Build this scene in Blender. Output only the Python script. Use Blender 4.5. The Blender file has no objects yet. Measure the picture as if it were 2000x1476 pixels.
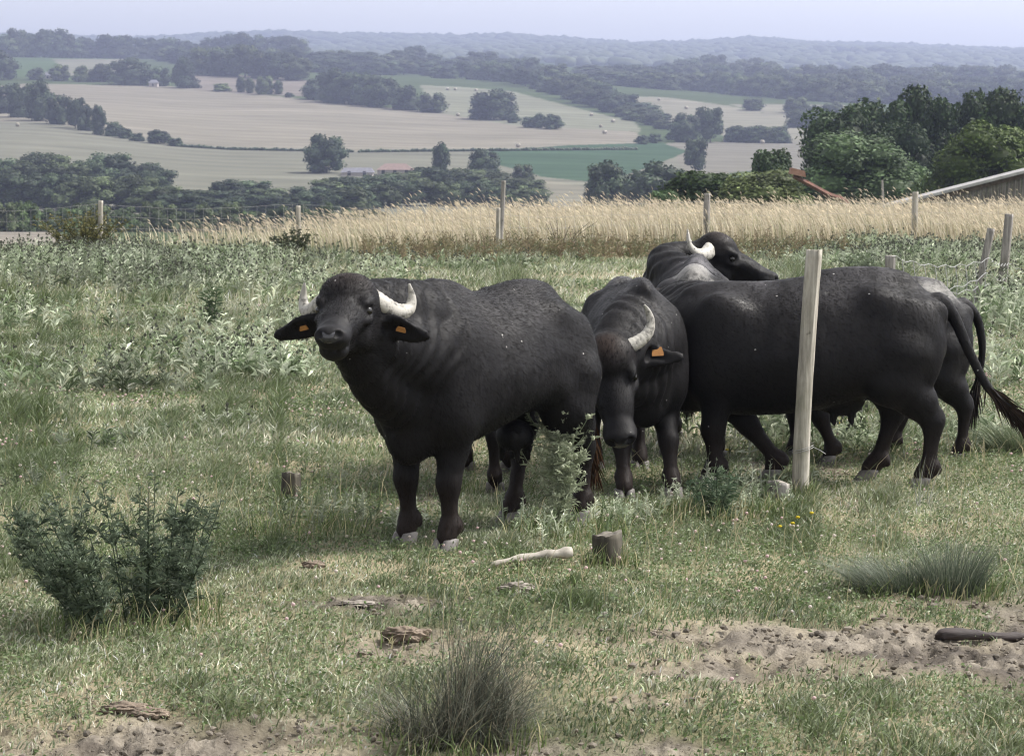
import bpy, math, random
import numpy as np
from mathutils import Vector, Matrix

# ------------------------------------------------------------------ camera, sky, sun, exposure
SC = bpy.context.scene
F_PX, CX, CY, HOR, CAM_H = 4440.0, 1000.0, 738.0, 300.0, 2.05
PITCH = math.atan((CY - HOR) / F_PX)

cam_data = bpy.data.cameras.new("camera")
cam_data.sensor_width = 36.0
cam_data.lens = 36.0 * F_PX / 2000.0
cam_data.clip_start, cam_data.clip_end = 0.2, 20000.0
cam_data.dof.use_dof = True
cam_data.dof.focus_distance = 12.3
cam_data.dof.aperture_fstop = 11.0
cam = bpy.data.objects.new("camera", cam_data)
SC.collection.objects.link(cam)
cam.location = (0, 0, CAM_H)
cam.rotation_euler = (math.radians(90) - PITCH, 0, 0)
SC.camera = cam

SUN_EL, SUN_AZ = math.radians(52), math.radians(78)
world = bpy.data.worlds.new("World")
SC.world = world
world.use_nodes = True
wn = world.node_tree
sky = wn.nodes.new("ShaderNodeTexSky")
sky.sky_type = 'NISHITA'
sky.sun_disc = False
sky.sun_elevation, sky.sun_rotation = SUN_EL, SUN_AZ
sky.air_density, sky.dust_density, sky.ozone_density = 1.0, 2.0, 1.5
bg = wn.nodes["Background"]
bg.inputs[1].default_value = 0.118
veil = wn.nodes.new("ShaderNodeHueSaturation")      # thin veil of cloud: paler sky
veil.inputs["Saturation"].default_value = 0.05
wn.links.new(sky.outputs[0], veil.inputs["Color"])
wn.links.new(veil.outputs[0], bg.inputs[0])

sun_data = bpy.data.lights.new("sun", 'SUN')
sun_data.energy = 2.5
sun_data.angle = math.radians(16)
sun_data.color = (1.0, 0.95, 0.88)
sun = bpy.data.objects.new("sun", sun_data)
SC.collection.objects.link(sun)
sdir = Vector((math.sin(SUN_AZ) * math.cos(SUN_EL), math.cos(SUN_AZ) * math.cos(SUN_EL), math.sin(SUN_EL)))
sun.rotation_euler = sdir.to_track_quat('Z', 'Y').to_euler()

SC.view_settings.view_transform = 'Standard'
SC.view_settings.look = 'None'
SC.view_settings.gamma = 1.0
SC.view_settings.exposure = 1.45
SC.cycles.filter_width = 1.1
SC.cycles.use_denoising = True
SC.cycles.max_bounces = 6
SC.cycles.diffuse_bounces = 3
SC.cycles.glossy_bounces = 2
SC.cycles.transmission_bounces = 3
SC.cycles.volume_bounces = 1

HAZE_DENSITY = 3.2e-4
HAZE_COLOR = (0.452, 0.50, 0.725)

# ------------------------------------------------------------------ helpers
def rs(seed):
    return np.random.default_rng(seed)

def _hash(ix, iy, seed):
    n = (ix.astype(np.int64) * 374761393 + iy.astype(np.int64) * 668265263 + seed * 1442695041) & 0x7fffffff
    n = ((n ^ (n >> 13)) * 1274126177) & 0x7fffffff
    n = n ^ (n >> 16)
    return (n & 0xffff) / 65535.0

def vnoise(x, y, seed=0):
    x = np.asarray(x, float); y = np.asarray(y, float)
    ix, iy = np.floor(x), np.floor(y)
    fx, fy = x - ix, y - iy
    fx = fx * fx * (3 - 2 * fx); fy = fy * fy * (3 - 2 * fy)
    a = _hash(ix, iy, seed); b = _hash(ix + 1, iy, seed)
    c = _hash(ix, iy + 1, seed); d = _hash(ix + 1, iy + 1, seed)
    return (a * (1 - fx) + b * fx) * (1 - fy) + (c * (1 - fx) + d * fx) * fy

def fbm(x, y, seed=0, oct=4):
    s, a, t = 0.0, 0.5, 0.0
    x = np.asarray(x, float); y = np.asarray(y, float)
    for i in range(oct):
        s = s + a * vnoise(x * 2 ** i, y * 2 ** i, seed + i * 17)
        t += a; a *= 0.5
    return s / t

def ray(px, py):
    v, w = (px - CX) / F_PX, (CY - py) / F_PX
    ca, sa = math.cos(PITCH), math.sin(PITCH)
    return v, ca + w * sa, -sa + w * ca

def G(px, py, z=0.0):
    """point of the flat pasture seen at a place of the photograph"""
    a, b, c = ray(px, py)
    t = (z - CAM_H) / c
    return Vector((a * t, b * t, z))

def P(px, py, Y):
    a, b, c = ray(px, py)
    t = Y / b
    return Vector((a * t, Y, CAM_H + c * t))

def mesh_np(name, V, faces, smooth=True, col=None, mats=None, midx=None):
    """faces: array (n,k) or list of arrays with different k"""
    if not isinstance(faces, (list, tuple)):
        faces = [faces]
    faces = [np.asarray(f, np.int32) for f in faces if len(f)]
    me = bpy.data.meshes.new(name)
    V = np.asarray(V, np.float32)
    me.vertices.add(len(V))
    me.vertices.foreach_set("co", V.ravel())
    loops = np.concatenate([f.ravel() for f in faces]).astype(np.int32)
    tot = np.concatenate([np.full(len(f), f.shape[1], np.int32) for f in faces])
    start = np.concatenate([[0], np.cumsum(tot)[:-1]]).astype(np.int32)
    me.loops.add(len(loops))
    me.loops.foreach_set("vertex_index", loops)
    me.polygons.add(len(tot))
    me.polygons.foreach_set("loop_start", start)
    me.polygons.foreach_set("loop_total", tot)
    me.polygons.foreach_set("use_smooth", np.full(len(tot), smooth, bool))
    if midx is not None:
        me.polygons.foreach_set("material_index", np.asarray(midx, np.int32))
    if col is not None:
        c = np.ones((len(V), 4), np.float32); c[:, :3] = col
        at = me.attributes.new("col", 'FLOAT_COLOR', 'POINT')
        at.data.foreach_set("color", c.ravel())
    for m in (mats or []):
        me.materials.append(m)
    me.update(calc_edges=True)
    return me

def obj(name, me, parent=None, loc=None):
    o = bpy.data.objects.new(name, me)
    SC.collection.objects.link(o)
    if parent is not None:
        o.parent = parent
    if loc is not None:
        o.location = loc
    return o

def tag(o, label=None, cat=None, group=None, kind=None):
    if label: o["label"] = label
    if cat: o["category"] = cat
    if group: o["group"] = group
    if kind: o["kind"] = kind
    return o

def empty(name, loc=(0, 0, 0), rz=0.0):
    o = obj(name, None)
    o.empty_display_size = 0.1
    o.location = loc
    o.rotation_euler = (0, 0, rz)
    return o

def joinVF(parts):
    """[(V, F(n,k))...] all same k"""
    Vs, Fs, n = [], [], 0
    for V, F in parts:
        Vs.append(V); Fs.append(np.asarray(F) + n); n += len(V)
    return np.concatenate(Vs), np.concatenate(Fs)

def tube(pts, rad, seg=8, flat=1.0, up=None, cap=True):
    """tube through points; quads, triangle caps given as degenerate-free fans folded into quads"""
    pts = np.asarray(pts, float); n = len(pts)
    rad = np.atleast_1d(np.asarray(rad, float))
    rad = np.interp(np.linspace(0, 1, n), np.linspace(0, 1, len(rad)), rad) if len(rad) > 1 else np.full(n, rad[0])
    T = np.gradient(pts, axis=0)
    T /= np.linalg.norm(T, axis=1)[:, None] + 1e-12
    ref = np.array([0, 0, 1.0]) if up is None else np.asarray(up, float)
    if abs(T[0] @ ref) > 0.9 and up is None:
        ref = np.array([1.0, 0, 0])
    V = []
    A = np.cross(T[0], ref); A /= np.linalg.norm(A)
    for i in range(n):
        A = A - T[i] * (A @ T[i]); A /= np.linalg.norm(A) + 1e-12
        B = np.cross(T[i], A)
        th = np.linspace(0, 2 * np.pi, seg, endpoint=False)
        V.append(pts[i] + rad[i] * (np.cos(th)[:, None] * A + flat * np.sin(th)[:, None] * B))
    V = np.concatenate(V)
    F = []
    for i in range(n - 1):
        for j in range(seg):
            k = (j + 1) % seg
            F.append((i * seg + j, i * seg + k, (i + 1) * seg + k, (i + 1) * seg + j))
    if cap:
        c0, c1 = len(V), len(V) + 1
        V = np.vstack([V, pts[0] - T[0] * rad[0] * 0.3, pts[-1] + T[-1] * rad[-1] * 0.3])
        for j in range(0, seg, 2):
            k, l = (j + 1) % seg, (j + 2) % seg
            F.append((c0, l, k, j))
            b = (n - 1) * seg
            F.append((c1, b + j, b + k, b + l))
    return V, np.array(F)

def bez(p, n=12):
    """smooth curve through points (Catmull-Rom)"""
    p = np.asarray(p, float)
    q = np.vstack([2 * p[0] - p[1], p, 2 * p[-1] - p[-2]])
    out = []
    m = len(p) - 1
    for i in range(m):
        t = np.linspace(0, 1, n, endpoint=(i == m - 1))[:, None]
        a, b, c, d = q[i], q[i + 1], q[i + 2], q[i + 3]
        out.append(0.5 * (2 * b + (c - a) * t + (2 * a - 5 * b + 4 * c - d) * t ** 2 + (3 * b - a - 3 * c + d) * t ** 3))
    return np.concatenate(out)

def boxVF(x0, x1, y0, y1, z0, z1):
    V = np.array([(x, y, z) for x in (x0, x1) for y in (y0, y1) for z in (z0, z1)], float)
    F = np.array([(0, 1, 3, 2), (4, 6, 7, 5), (0, 4, 5, 1), (2, 3, 7, 6), (0, 2, 6, 4), (1, 5, 7, 3)])
    return V, F

def blades(B, H, W, lean, rng, seg2=True, bend=0.35):
    """grass blades: base B (n,3), heights, widths, lean vectors (n,2) as horizontal tip offset"""
    n = len(B)
    th = rng.uniform(0, 2 * np.pi, n)
    side = np.stack([np.cos(th), np.sin(th), np.zeros(n)], 1) * (W * 0.5)[:, None]
    tip = B + np.stack([lean[:, 0], lean[:, 1], H], 1)
    if not seg2:
        V = np.stack([B - side, B + side, tip], 1).reshape(-1, 3)
        F = np.arange(3 * n).reshape(n, 3)
        return V, F, 3
    mid = B + np.stack([lean[:, 0] * bend, lean[:, 1] * bend, H * 0.6], 1)
    V = np.stack([B - side, B + side, mid - side * 0.75, mid + side * 0.75, tip], 1).reshape(-1, 3)
    o = (np.arange(n) * 5)[:, None]
    F = np.concatenate([o + np.array([[0, 1, 3]]), o + np.array([[0, 3, 2]]), o + np.array([[2, 3, 4]])])
    return V, F, 5

def leafs(Pt, D, L, W, rng, cup=0.25, droop=0.0):
    """leaf: 4 points (base, two sides, tip), two triangles folded along the middle"""
    n = len(Pt)
    D = D / (np.linalg.norm(D, axis=1)[:, None] + 1e-9)
    R = rng.normal(size=(n, 3))
    S = np.cross(D, R); S /= np.linalg.norm(S, axis=1)[:, None] + 1e-9
    N = np.cross(S, D)
    N *= np.where(N[:, 2] < 0, -1, 1)[:, None]
    L = np.broadcast_to(L, (n,))[:, None]; W = np.broadcast_to(W, (n,))[:, None]
    m = Pt + D * L * 0.45 + N * W * cup
    tip = Pt + D * L - np.array([0, 0, 1.0]) * L * droop
    V = np.stack([Pt, m - S * W * 0.5, m + S * W * 0.5, tip], 1).reshape(-1, 3)
    o = (np.arange(n) * 4)[:, None]
    F = np.concatenate([o + np.array([[0, 1, 3]]), o + np.array([[0, 3, 2]])])
    return V, F

# ------------------------------------------------------------------ materials
def new_mat(name):
    m = bpy.data.materials.new(name)
    m.use_nodes = True
    nt = m.node_tree
    b = nt.nodes["Principled BSDF"]
    return m, nt, b

def N(nt, t, **kw):
    n = nt.nodes.new(t)
    for k, v in kw.items():
        setattr(n, k, v)
    return n

def noise_node(nt, scale, detail=4, rough=0.6, vec=None, mapping=None):
    tc = N(nt, "ShaderNodeTexCoord")
    src = tc.outputs["Object"] if vec is None else vec
    if mapping:
        mp = N(nt, "ShaderNodeMapping"); mp.inputs["Scale"].default_value = mapping
        nt.links.new(src, mp.inputs[0]); src = mp.outputs[0]
    nn = N(nt, "ShaderNodeTexNoise")
    nn.inputs["Scale"].default_value = scale
    nn.inputs["Detail"].default_value = detail
    nn.inputs["Roughness"].default_value = rough
    nt.links.new(src, nn.inputs["Vector"])
    return nn.outputs["Fac"]

def ramp(nt, fac, stops):
    r = N(nt, "ShaderNodeValToRGB")
    el = r.color_ramp.elements
    while len(el) < len(stops):
        el.new(0.5)
    for e, (p, c) in zip(el, stops):
        e.position = p
        e.color = (*c, 1) if len(c) == 3 else c
    nt.links.new(fac, r.inputs[0])
    return r.outputs[0]

def mixc(nt, fac, a, b, mode='MIX'):
    m = N(nt, "ShaderNodeMix", data_type='RGBA', blend_type=mode)
    for i, v in ((0, fac), (6, a), (7, b)):
        if isinstance(v, (int, float)):
            m.inputs[i].default_value = v
        elif isinstance(v, (tuple, list)):
            m.inputs[i].default_value = (*v, 1)
        else:
            nt.links.new(v, m.inputs[i])
    return m.outputs[2]

def bump(nt, b, h, strength, dist=0.01):
    bp = N(nt, "ShaderNodeBump")
    bp.inputs["Strength"].default_value = strength
    bp.inputs["Distance"].default_value = dist
    nt.links.new(h, bp.inputs["Height"])
    nt.links.new(bp.outputs[0], b.inputs["Normal"])
    return bp

def leaf_mat(name, transl=0.3, rough=0.55, spec=0.25, objcol=False):
    m, nt, b = new_mat(name)
    a = N(nt, "ShaderNodeAttribute", attribute_name="col")
    c = a.outputs["Color"]
    if objcol:
        oi = N(nt, "ShaderNodeObjectInfo")
        c = mixc(nt, 1.0, c, oi.outputs["Color"], 'MULTIPLY')
        br = N(nt, "ShaderNodeMapRange")
        br.inputs[3].default_value, br.inputs[4].default_value = 0.78, 1.25
        nt.links.new(oi.outputs["Random"], br.inputs[0])
        hs = N(nt, "ShaderNodeHueSaturation")
        nt.links.new(br.outputs[0], hs.inputs["Value"])
        nt.links.new(c, hs.inputs["Color"]); c = hs.outputs[0]
    nt.links.new(c, b.inputs["Base Color"])
    b.inputs["Roughness"].default_value = rough
    b.inputs["Specular IOR Level"].default_value = spec
    tr = N(nt, "ShaderNodeBsdfTranslucent")
    nt.links.new(c, tr.inputs[0])
    mx = N(nt, "ShaderNodeMixShader"); mx.inputs[0].default_value = transl
    nt.links.new(b.outputs[0], mx.inputs[1]); nt.links.new(tr.outputs[0], mx.inputs[2])
    nt.links.new(mx.outputs[0], nt.nodes["Material Output"].inputs[0])
    return m

def simple_mat(name, c1, c2, scale=8, rough=0.8, bumps=0.3, bdist=0.01, mapping=None, spec=0.3, detail=5, lo=0.3, hi=0.7):
    m, nt, b = new_mat(name)
    f = noise_node(nt, scale, detail, mapping=mapping)
    nt.links.new(ramp(nt, f, [(lo, c1), (hi, c2)]), b.inputs["Base Color"])
    b.inputs["Roughness"].default_value = rough
    b.inputs["Specular IOR Level"].default_value = spec
    if bumps:
        bump(nt, b, f, bumps, bdist)
    return m

M = {}
M['grass'] = leaf_mat("grass_blades", 0.35, 0.42, 0.45)
M['straw'] = leaf_mat("straw_blades", 0.45, 0.6, 0.2)
M['weed'] = leaf_mat("weed_leaves", 0.25, 0.5, 0.35)
M['tree'] = leaf_mat("tree_leaves", 0.2, 0.6, 0.2, objcol=True)
M['bark'] = simple_mat("bark", (0.06, 0.05, 0.04), (0.16, 0.14, 0.12), 10, 0.9, 0.5, 0.02, (1, 1, 0.2))
M['post'] = simple_mat("weathered_post_wood", (0.16, 0.14, 0.115), (0.46, 0.43, 0.37), 9, 0.85, 0.6, 0.012, (1, 1, 0.12), lo=0.32, hi=0.6)
M['post_grey'] = simple_mat("grey_post_wood", (0.10, 0.095, 0.09), (0.36, 0.34, 0.31), 9, 0.85, 0.6, 0.012, (1, 1, 0.12), lo=0.32, hi=0.62)
def wood_mat(name, c1, c2, c3):
    m, nt, b = new_mat(name)
    g = noise_node(nt, 26, 6, 0.7, mapping=(1, 1, 0.06))
    q = noise_node(nt, 5, 4, 0.6, mapping=(1, 1, 0.5))
    c = mixc(nt, 1.0, ramp(nt, g, [(0.30, c1), (0.55, c2), (0.75, c3)]), ramp(nt, q, [(0.32, (0.55, 0.56, 0.50)), (0.55, (1, 1, 1))]), 'MULTIPLY')
    k = noise_node(nt, 11, 2, 0.5, mapping=(1, 1, 0.8))
    c = mixc(nt, ramp(nt, k, [(0.70, (0, 0, 0)), (0.76, (1, 1, 1))]), c, (0.07, 0.06, 0.05))
    nt.links.new(c, b.inputs["Base Color"])
    b.inputs["Roughness"].default_value = 0.85
    b.inputs["Specular IOR Level"].default_value = 0.25
    bump(nt, b, g, 0.8, 0.012)
    return m
M['post'] = wood_mat("pale_post_wood", (0.17, 0.155, 0.13), (0.40, 0.375, 0.325), (0.52, 0.49, 0.43))
M['post_grey'] = wood_mat("old_grey_wood", (0.09, 0.085, 0.08), (0.27, 0.255, 0.235), (0.40, 0.38, 0.35))
M['stump'] = simple_mat("stump_wood", (0.018, 0.016, 0.013), (0.10, 0.09, 0.07), 14, 0.9, 0.6, 0.012, (1, 1, 0.15))
M['cut_wood'] = simple_mat("cut_wood", (0.20, 0.18, 0.15), (0.42, 0.39, 0.34), 18, 0.85, 0.3, 0.005)
M['stump_top'] = simple_mat("old_cut_wood", (0.05, 0.045, 0.038), (0.20, 0.18, 0.15), 30, 0.9, 0.5, 0.006)
M['wire'] = simple_mat("galvanised_wire", (0.22, 0.22, 0.22), (0.35, 0.35, 0.34), 30, 0.5, 0)
M['horn'] = None
# ------------------------------------------------------------------ ground, valley and hills
def crest(u):
    return np.interp(u, [-600, 0, 300, 700, 1200, 2000, 2600], [44, 46, 49, 55, 62, 64, 64])

TY = np.array([80, 150, 250, 350, 450, 550, 700, 900, 1100, 1300, 1600, 2000, 2600, 3500], float)
TU = np.array([0, 500, 1000, 1500, 2000], float)
TP = np.array([
    [492, 478, 465, 452, 448], [476, 472, 465, 458, 455], [452, 465, 465, 460, 460], [438, 432, 425, 420, 420],
    [385, 395, 400, 400, 400], [330, 345, 355, 360, 365], [262, 290, 293, 300, 310], [205, 225, 240, 255, 265],
    [168, 175, 190, 205, 225], [145, 150, 165, 185, 200], [118, 125, 140, 165, 180], [112, 118, 132, 150, 165],
    [120, 122, 125, 140, 150], [108, 104, 100, 105, 115]], float)
RIDGE_U = [-800, 0, 280, 430, 550, 700, 900, 1000, 1250, 1480, 1600, 2000, 2800]
RIDGE_P = [80, 76, 83, 76, 73, 76, 79, 78, 95, 83, 93, 105, 112]

def far_py(u, Y):
    u = np.clip(u, -400, 2400)
    uu = np.clip(u, 0, 2000)
    cols = np.stack([np.interp(Y, TY, TP[:, i]) for i in range(5)], -1)
    k = np.clip((uu / 500).astype(int), 0, 3)
    f = uu / 500 - k
    f = f * f * (3 - 2 * f)
    a = np.take_along_axis(cols, k[..., None], -1)[..., 0]
    b = np.take_along_axis(cols, (k + 1)[..., None], -1)[..., 0]
    p = a * (1 - f) + b * f
    r = np.interp(u, RIDGE_U, RIDGE_P)
    t = np.clip((Y - 3500) / 1000, 0, 1)
    return np.where(Y > 3500, p * (1 - t) + r * t + np.clip(Y - 4500, 0, 9e9) * 0.03, p)

def micro(X, Y):
    return (fbm(X * 0.45, Y * 0.45, 3, 3) - 0.5) * 0.16 + (fbm(X * 3.1, Y * 3.1, 5, 3) - 0.5) * 0.035

SOIL = [  # centre in the photograph, half-sizes in metres, strength
    (1800, 1265, 1.15, 0.60, 1.0), (1590, 1300, 0.75, 0.36, 0.9), (1990, 1270, 0.6, 0.7, 1.0), (1480, 1240, 0.4, 0.25, 0.5), (1900, 1180, 0.6, 0.3, 0.5),
    (420, 1440, 1.0, 0.36, 1.0), (150, 1435, 0.6, 0.30, 0.9), (700, 1455, 0.7, 0.26, 0.9), (1150, 1465, 0.5, 0.22, 0.8),
    (790, 1250, 0.22, 0.10, 0.6), (300, 915, 0.35, 0.25, 0.5), (700, 1195, 0.35, 0.10, 0.5), (1450, 905, 0.5, 0.5, 0.55), (1300, 1380, 0.4, 0.12, 0.35)]
SOIL_W = [(G(a, b).x, G(a, b).y, c, d, e) for a, b, c, d, e in SOIL]

def soil(X, Y):
    s = np.zeros_like(X)
    for x, y, a, b, e in SOIL_W:
        s = np.maximum(s, e * np.exp(-(((X - x) / a) ** 2 + ((Y - y) / b) ** 2) ** 1.5))
    s = s + (fbm(X * 3.6, Y * 2.2, 21, 6) - 0.5) * 1.9 * np.clip(s * 6, 0, 1) + np.clip(fbm(X * 1.9, Y * 1.3, 27, 5) - 0.60, 0, 1) * 3.0
    return np.clip(s, 0, 1)

def height(X, Y):
    X = np.asarray(X, float); Y = np.asarray(Y, float)
    u = X / Y * F_PX + CX
    c = crest(u)
    near = micro(X, Y) * np.clip((80 - Y) / 15, 0, 1)
    z = near - 0.0075 * np.clip(Y - c, 0, None) ** 1.55
    zf = CAM_H - (far_py(u, np.maximum(Y, 80)) - HOR) / F_PX * Y
    und = (fbm(X * 0.004, Y * 0.004, 9, 3) - 0.5) * np.clip((Y - 250) * 0.006, 0, 5)
    t = np.clip((Y - 75) / 60, 0, 1); t = t * t * (3 - 2 * t)
    return z * (1 - t) + (zf + und) * t

def gz(x, y):
    return float(height(np.array([x]), np.array([y]))[0])

def ground_at(u, py, ymax=1800):
    """a point of the far hillside lying at this place of the photograph"""
    Y = np.linspace(250, ymax, 2400)
    X = (u - CX) / F_PX * Y
    p = HOR + (CAM_H - height(X, Y)) * F_PX / Y
    k = np.argmax(p <= py)
    if p[k] > py: k = np.argmin(p)
    return Vector((X[k], Y[k], height(X[k:k + 1], Y[k:k + 1])[0]))

def grid(us, Ys):
    U, YY = np.meshgrid(us, Ys)
    X = (U - CX) / F_PX * YY
    Z = height(X, YY)
    n, m = U.shape
    idx = np.arange(n * m).reshape(n, m)
    F = np.stack([idx[:-1, :-1], idx[:-1, 1:], idx[1:, 1:], idx[1:, :-1]], -1).reshape(-1, 4)
    return np.stack([X, YY, Z], -1).reshape(-1, 3), F, U.ravel()

us = np.concatenate([np.linspace(-3200, -320, 60, endpoint=False), np.linspace(-320, 2320, 440), np.linspace(2330, 5200, 60)])
Yn = np.concatenate([np.linspace(1.5, 6.5, 40, endpoint=False), np.geomspace(6.5, 78, 420)])
V, F, U = grid(us, Yn)
s = soil(V[:, 0], V[:, 1])
rough = s * ((np.abs(fbm(V[:, 0] * 8, V[:, 1] * 5.5, 31, 4) - 0.5)) * -0.20 + 0.014 + (fbm(V[:, 0] * 24, V[:, 1] * 18, 35, 2) - 0.5) * 0.035)
V[:, 2] += rough
c_soil = np.array([0.25, 0.222, 0.182]); c_dark = np.array([0.10, 0.086, 0.072])
k = fbm(V[:, 0] * 5, V[:, 1] * 5, 33, 4)[:, None]
k = np.clip((k - 0.35) * 3.2, 0, 1)
cs = c_dark * (1 - k) + c_soil * k
g1 = np.array([0.12, 0.125, 0.065]); g2 = np.array([0.33, 0.285, 0.19])
k2 = np.clip((fbm(V[:, 0] * 1.3, V[:, 1] * 1.3, 41, 4)[:, None] - 0.35) * 3, 0, 1)
cg = g1 * (1 - k2) + g2 * k2
col = cg * (1 - s[:, None]) + cs * s[:, None]
m, nt, b = new_mat("pasture_soil")
at = N(nt, "ShaderNodeAttribute", attribute_name="col")
f = noise_node(nt, 45, 5)
nt.links.new(mixc(nt, 0.6, at.outputs["Color"], ramp(nt, f, [(0.3, (0.35, 0.33, 0.3)), (0.7, (1.0, 1.0, 1.0))]), 'MULTIPLY'), b.inputs["Base Color"])
b.inputs["Roughness"].default_value = 0.95
b.inputs["Specular IOR Level"].default_value = 0.15
bump(nt, b, f, 0.8, 0.02)
tag(obj("pasture", mesh_np("pasture", V, F, True, col, [m])), kind="structure")

# far terrain with its fields
Yf = np.concatenate([np.geomspace(78, 400, 70), np.geomspace(405, 1700, 300), np.geomspace(1720, 7000, 90)])
us2 = np.concatenate([np.linspace(-3200, -320, 60, endpoint=False), np.linspace(-320, 2320, 520), np.linspace(2330, 5200, 60)])
V, F, U = grid(us2, Yf)
PYv = HOR + (CAM_H - V[:, 2]) * F_PX / V[:, 1]

def inpoly(x, y, poly):
    r = np.zeros(len(x), bool); n = len(poly)
    for i in range(n):
        x1, y1 = poly[i]; x2, y2 = poly[(i + 1) % n]
        c = ((y1 > y) != (y2 > y)) & (x < (x2 - x1) * (y - y1) / (y2 - y1 + 1e-9) + x1)
        r ^= c
    return r

wob = (fbm(V[:, 0] * 0.02, V[:, 1] * 0.02, 51, 3) - 0.5) * 6
px_, py_ = U + wob, PYv + wob * 0.4
straw_a = np.array([0.40, 0.335, 0.235]); straw_b = np.array([0.37, 0.32, 0.21])
col = np.tile(np.array([0.07, 0.085, 0.045]), (len(V), 1))
FIELDS = [
    ([(-900, 330), (-900, 205), (0, 225), (100, 240), (360, 285), (700, 296), (1240, 290), (1420, 300), (1420, 430), (-900, 450)], (0.172, 0.156, 0.128)),
    ([(-900, 225), (60, 166), (330, 170), (420, 176), (600, 196), (850, 220), (1000, 240), (1240, 258), (1260, 280), (1240, 290), (700, 296), (360, 285), (100, 240)], (0.213, 0.179, 0.150)),
    ([(820, 168), (900, 172), (1000, 180), (1100, 206), (1240, 240), (1250, 258), (1000, 245), (860, 222)], (0.187, 0.174, 0.134)),
    ([(1220, 190), (1300, 192), (1420, 208), (1600, 245), (2600, 290), (2600, 330), (1560, 300), (1420, 268), (1300, 240)], (0.208, 0.182, 0.150)),
    ([(1420, 205), (1640, 205), (1700, 235), (1560, 240)], (0.208, 0.182, 0.150)),
    ([(1300, 280), (1500, 275), (2600, 300), (2600, 380), (1500, 330), (1345, 345)], (0.177, 0.153, 0.134)),
    ([(380, 146), (500, 150), (620, 160), (610, 192), (480, 184), (385, 178)], (0.187, 0.151, 0.134)),
    ([(0, 105), (130, 108), (240, 118), (300, 140), (150, 160), (20, 150)], (0.078, 0.104, 0.053)),
    ([(110, 118), (250, 118), (300, 150), (140, 150)], (0.177, 0.161, 0.131)),
    ([(930, 298), (1110, 284), (1290, 279), (1345, 297), (1290, 318), (1210, 345), (1290, 362), (1160, 356), (1060, 345), (960, 318)], (0.056, 0.083, 0.054)),
    ([(1060, 350), (1180, 372), (1300, 380), (1300, 410), (1060, 410)], (0.198, 0.172, 0.140)),
    ([(-900, 440), (0, 444), (110, 452), (140, 470), (140, 560), (-900, 560)], (0.239, 0.198, 0.175)),
]
for poly, c in FIELDS:
    col[inpoly(px_, py_, poly)] = c
col[V[:, 1] > 2050] = (0.045, 0.062, 0.03)
near = V[:, 1] < 130
col[near & (U > 140)] = (0.10, 0.12, 0.05)
st_ = fbm(V[:, 0] * 0.006 + 3, V[:, 1] * 0.09 + V[:, 0] * 0.02, 57, 3)
sw = 0.70 + 0.28 * st_ + 0.34 * fbm(V[:, 0] * 0.012 + V[:, 1] * 0.02, V[:, 1] * 0.05 - V[:, 0] * 0.01, 55, 4)
col = col * sw[:, None] * np.array([0.90, 0.985, 0.97])
m, nt, b = new_mat("hillside_fields")
at = N(nt, "ShaderNodeAttribute", attribute_name="col")
f = noise_node(nt, 0.035, 8, 0.75, mapping=(1, 2.2, 1))
wv = N(nt, "ShaderNodeTexWave", wave_type='BANDS', bands_direction='DIAGONAL')      # tramlines and swaths
wv.inputs["Scale"].default_value = 0.035; wv.inputs["Distortion"].default_value = 3.0; wv.inputs["Detail"].default_value = 3.0
wv.inputs["Detail Scale"].default_value = 0.6
tcw = N(nt, "ShaderNodeTexCoord"); mpw = N(nt, "ShaderNodeMapping"); mpw.inputs["Scale"].default_value = (0.35, 1.0, 0.0)
nt.links.new(tcw.outputs["Object"], mpw.inputs[0]); nt.links.new(mpw.outputs[0], wv.inputs["Vector"])
cf = mixc(nt, 0.75, at.outputs["Color"], ramp(nt, f, [(0.32, (0.62, 0.63, 0.62)), (0.68, (1.0, 1.0, 1.0))]), 'MULTIPLY')
cf = mixc(nt, 0.5, cf, ramp(nt, wv.outputs["Fac"], [(0.0, (0.74, 0.76, 0.74)), (0.6, (1.0, 1.0, 1.0))]), 'MULTIPLY')
nt.links.new(cf, b.inputs["Base Color"])
b.inputs["Roughness"].default_value = 1.0
b.inputs["Specular IOR Level"].default_value = 0.0
tag(obj("hills", mesh_np("hills", V, F, True, col, [m])), kind="structure")
# ------------------------------------------------------------------ trees
_bm = None
import bmesh
def ico(sub):
    bm = bmesh.new(); bmesh.ops.create_icosphere(bm, subdivisions=sub, radius=1.0)
    V = np.array([v.co[:] for v in bm.verts]); F = np.array([[v.index for v in f.verts] for f in bm.faces])
    bm.free(); return V, F
ICO1, ICO2, ICO3 = ico(1), ico(2), ico(3)

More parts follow.
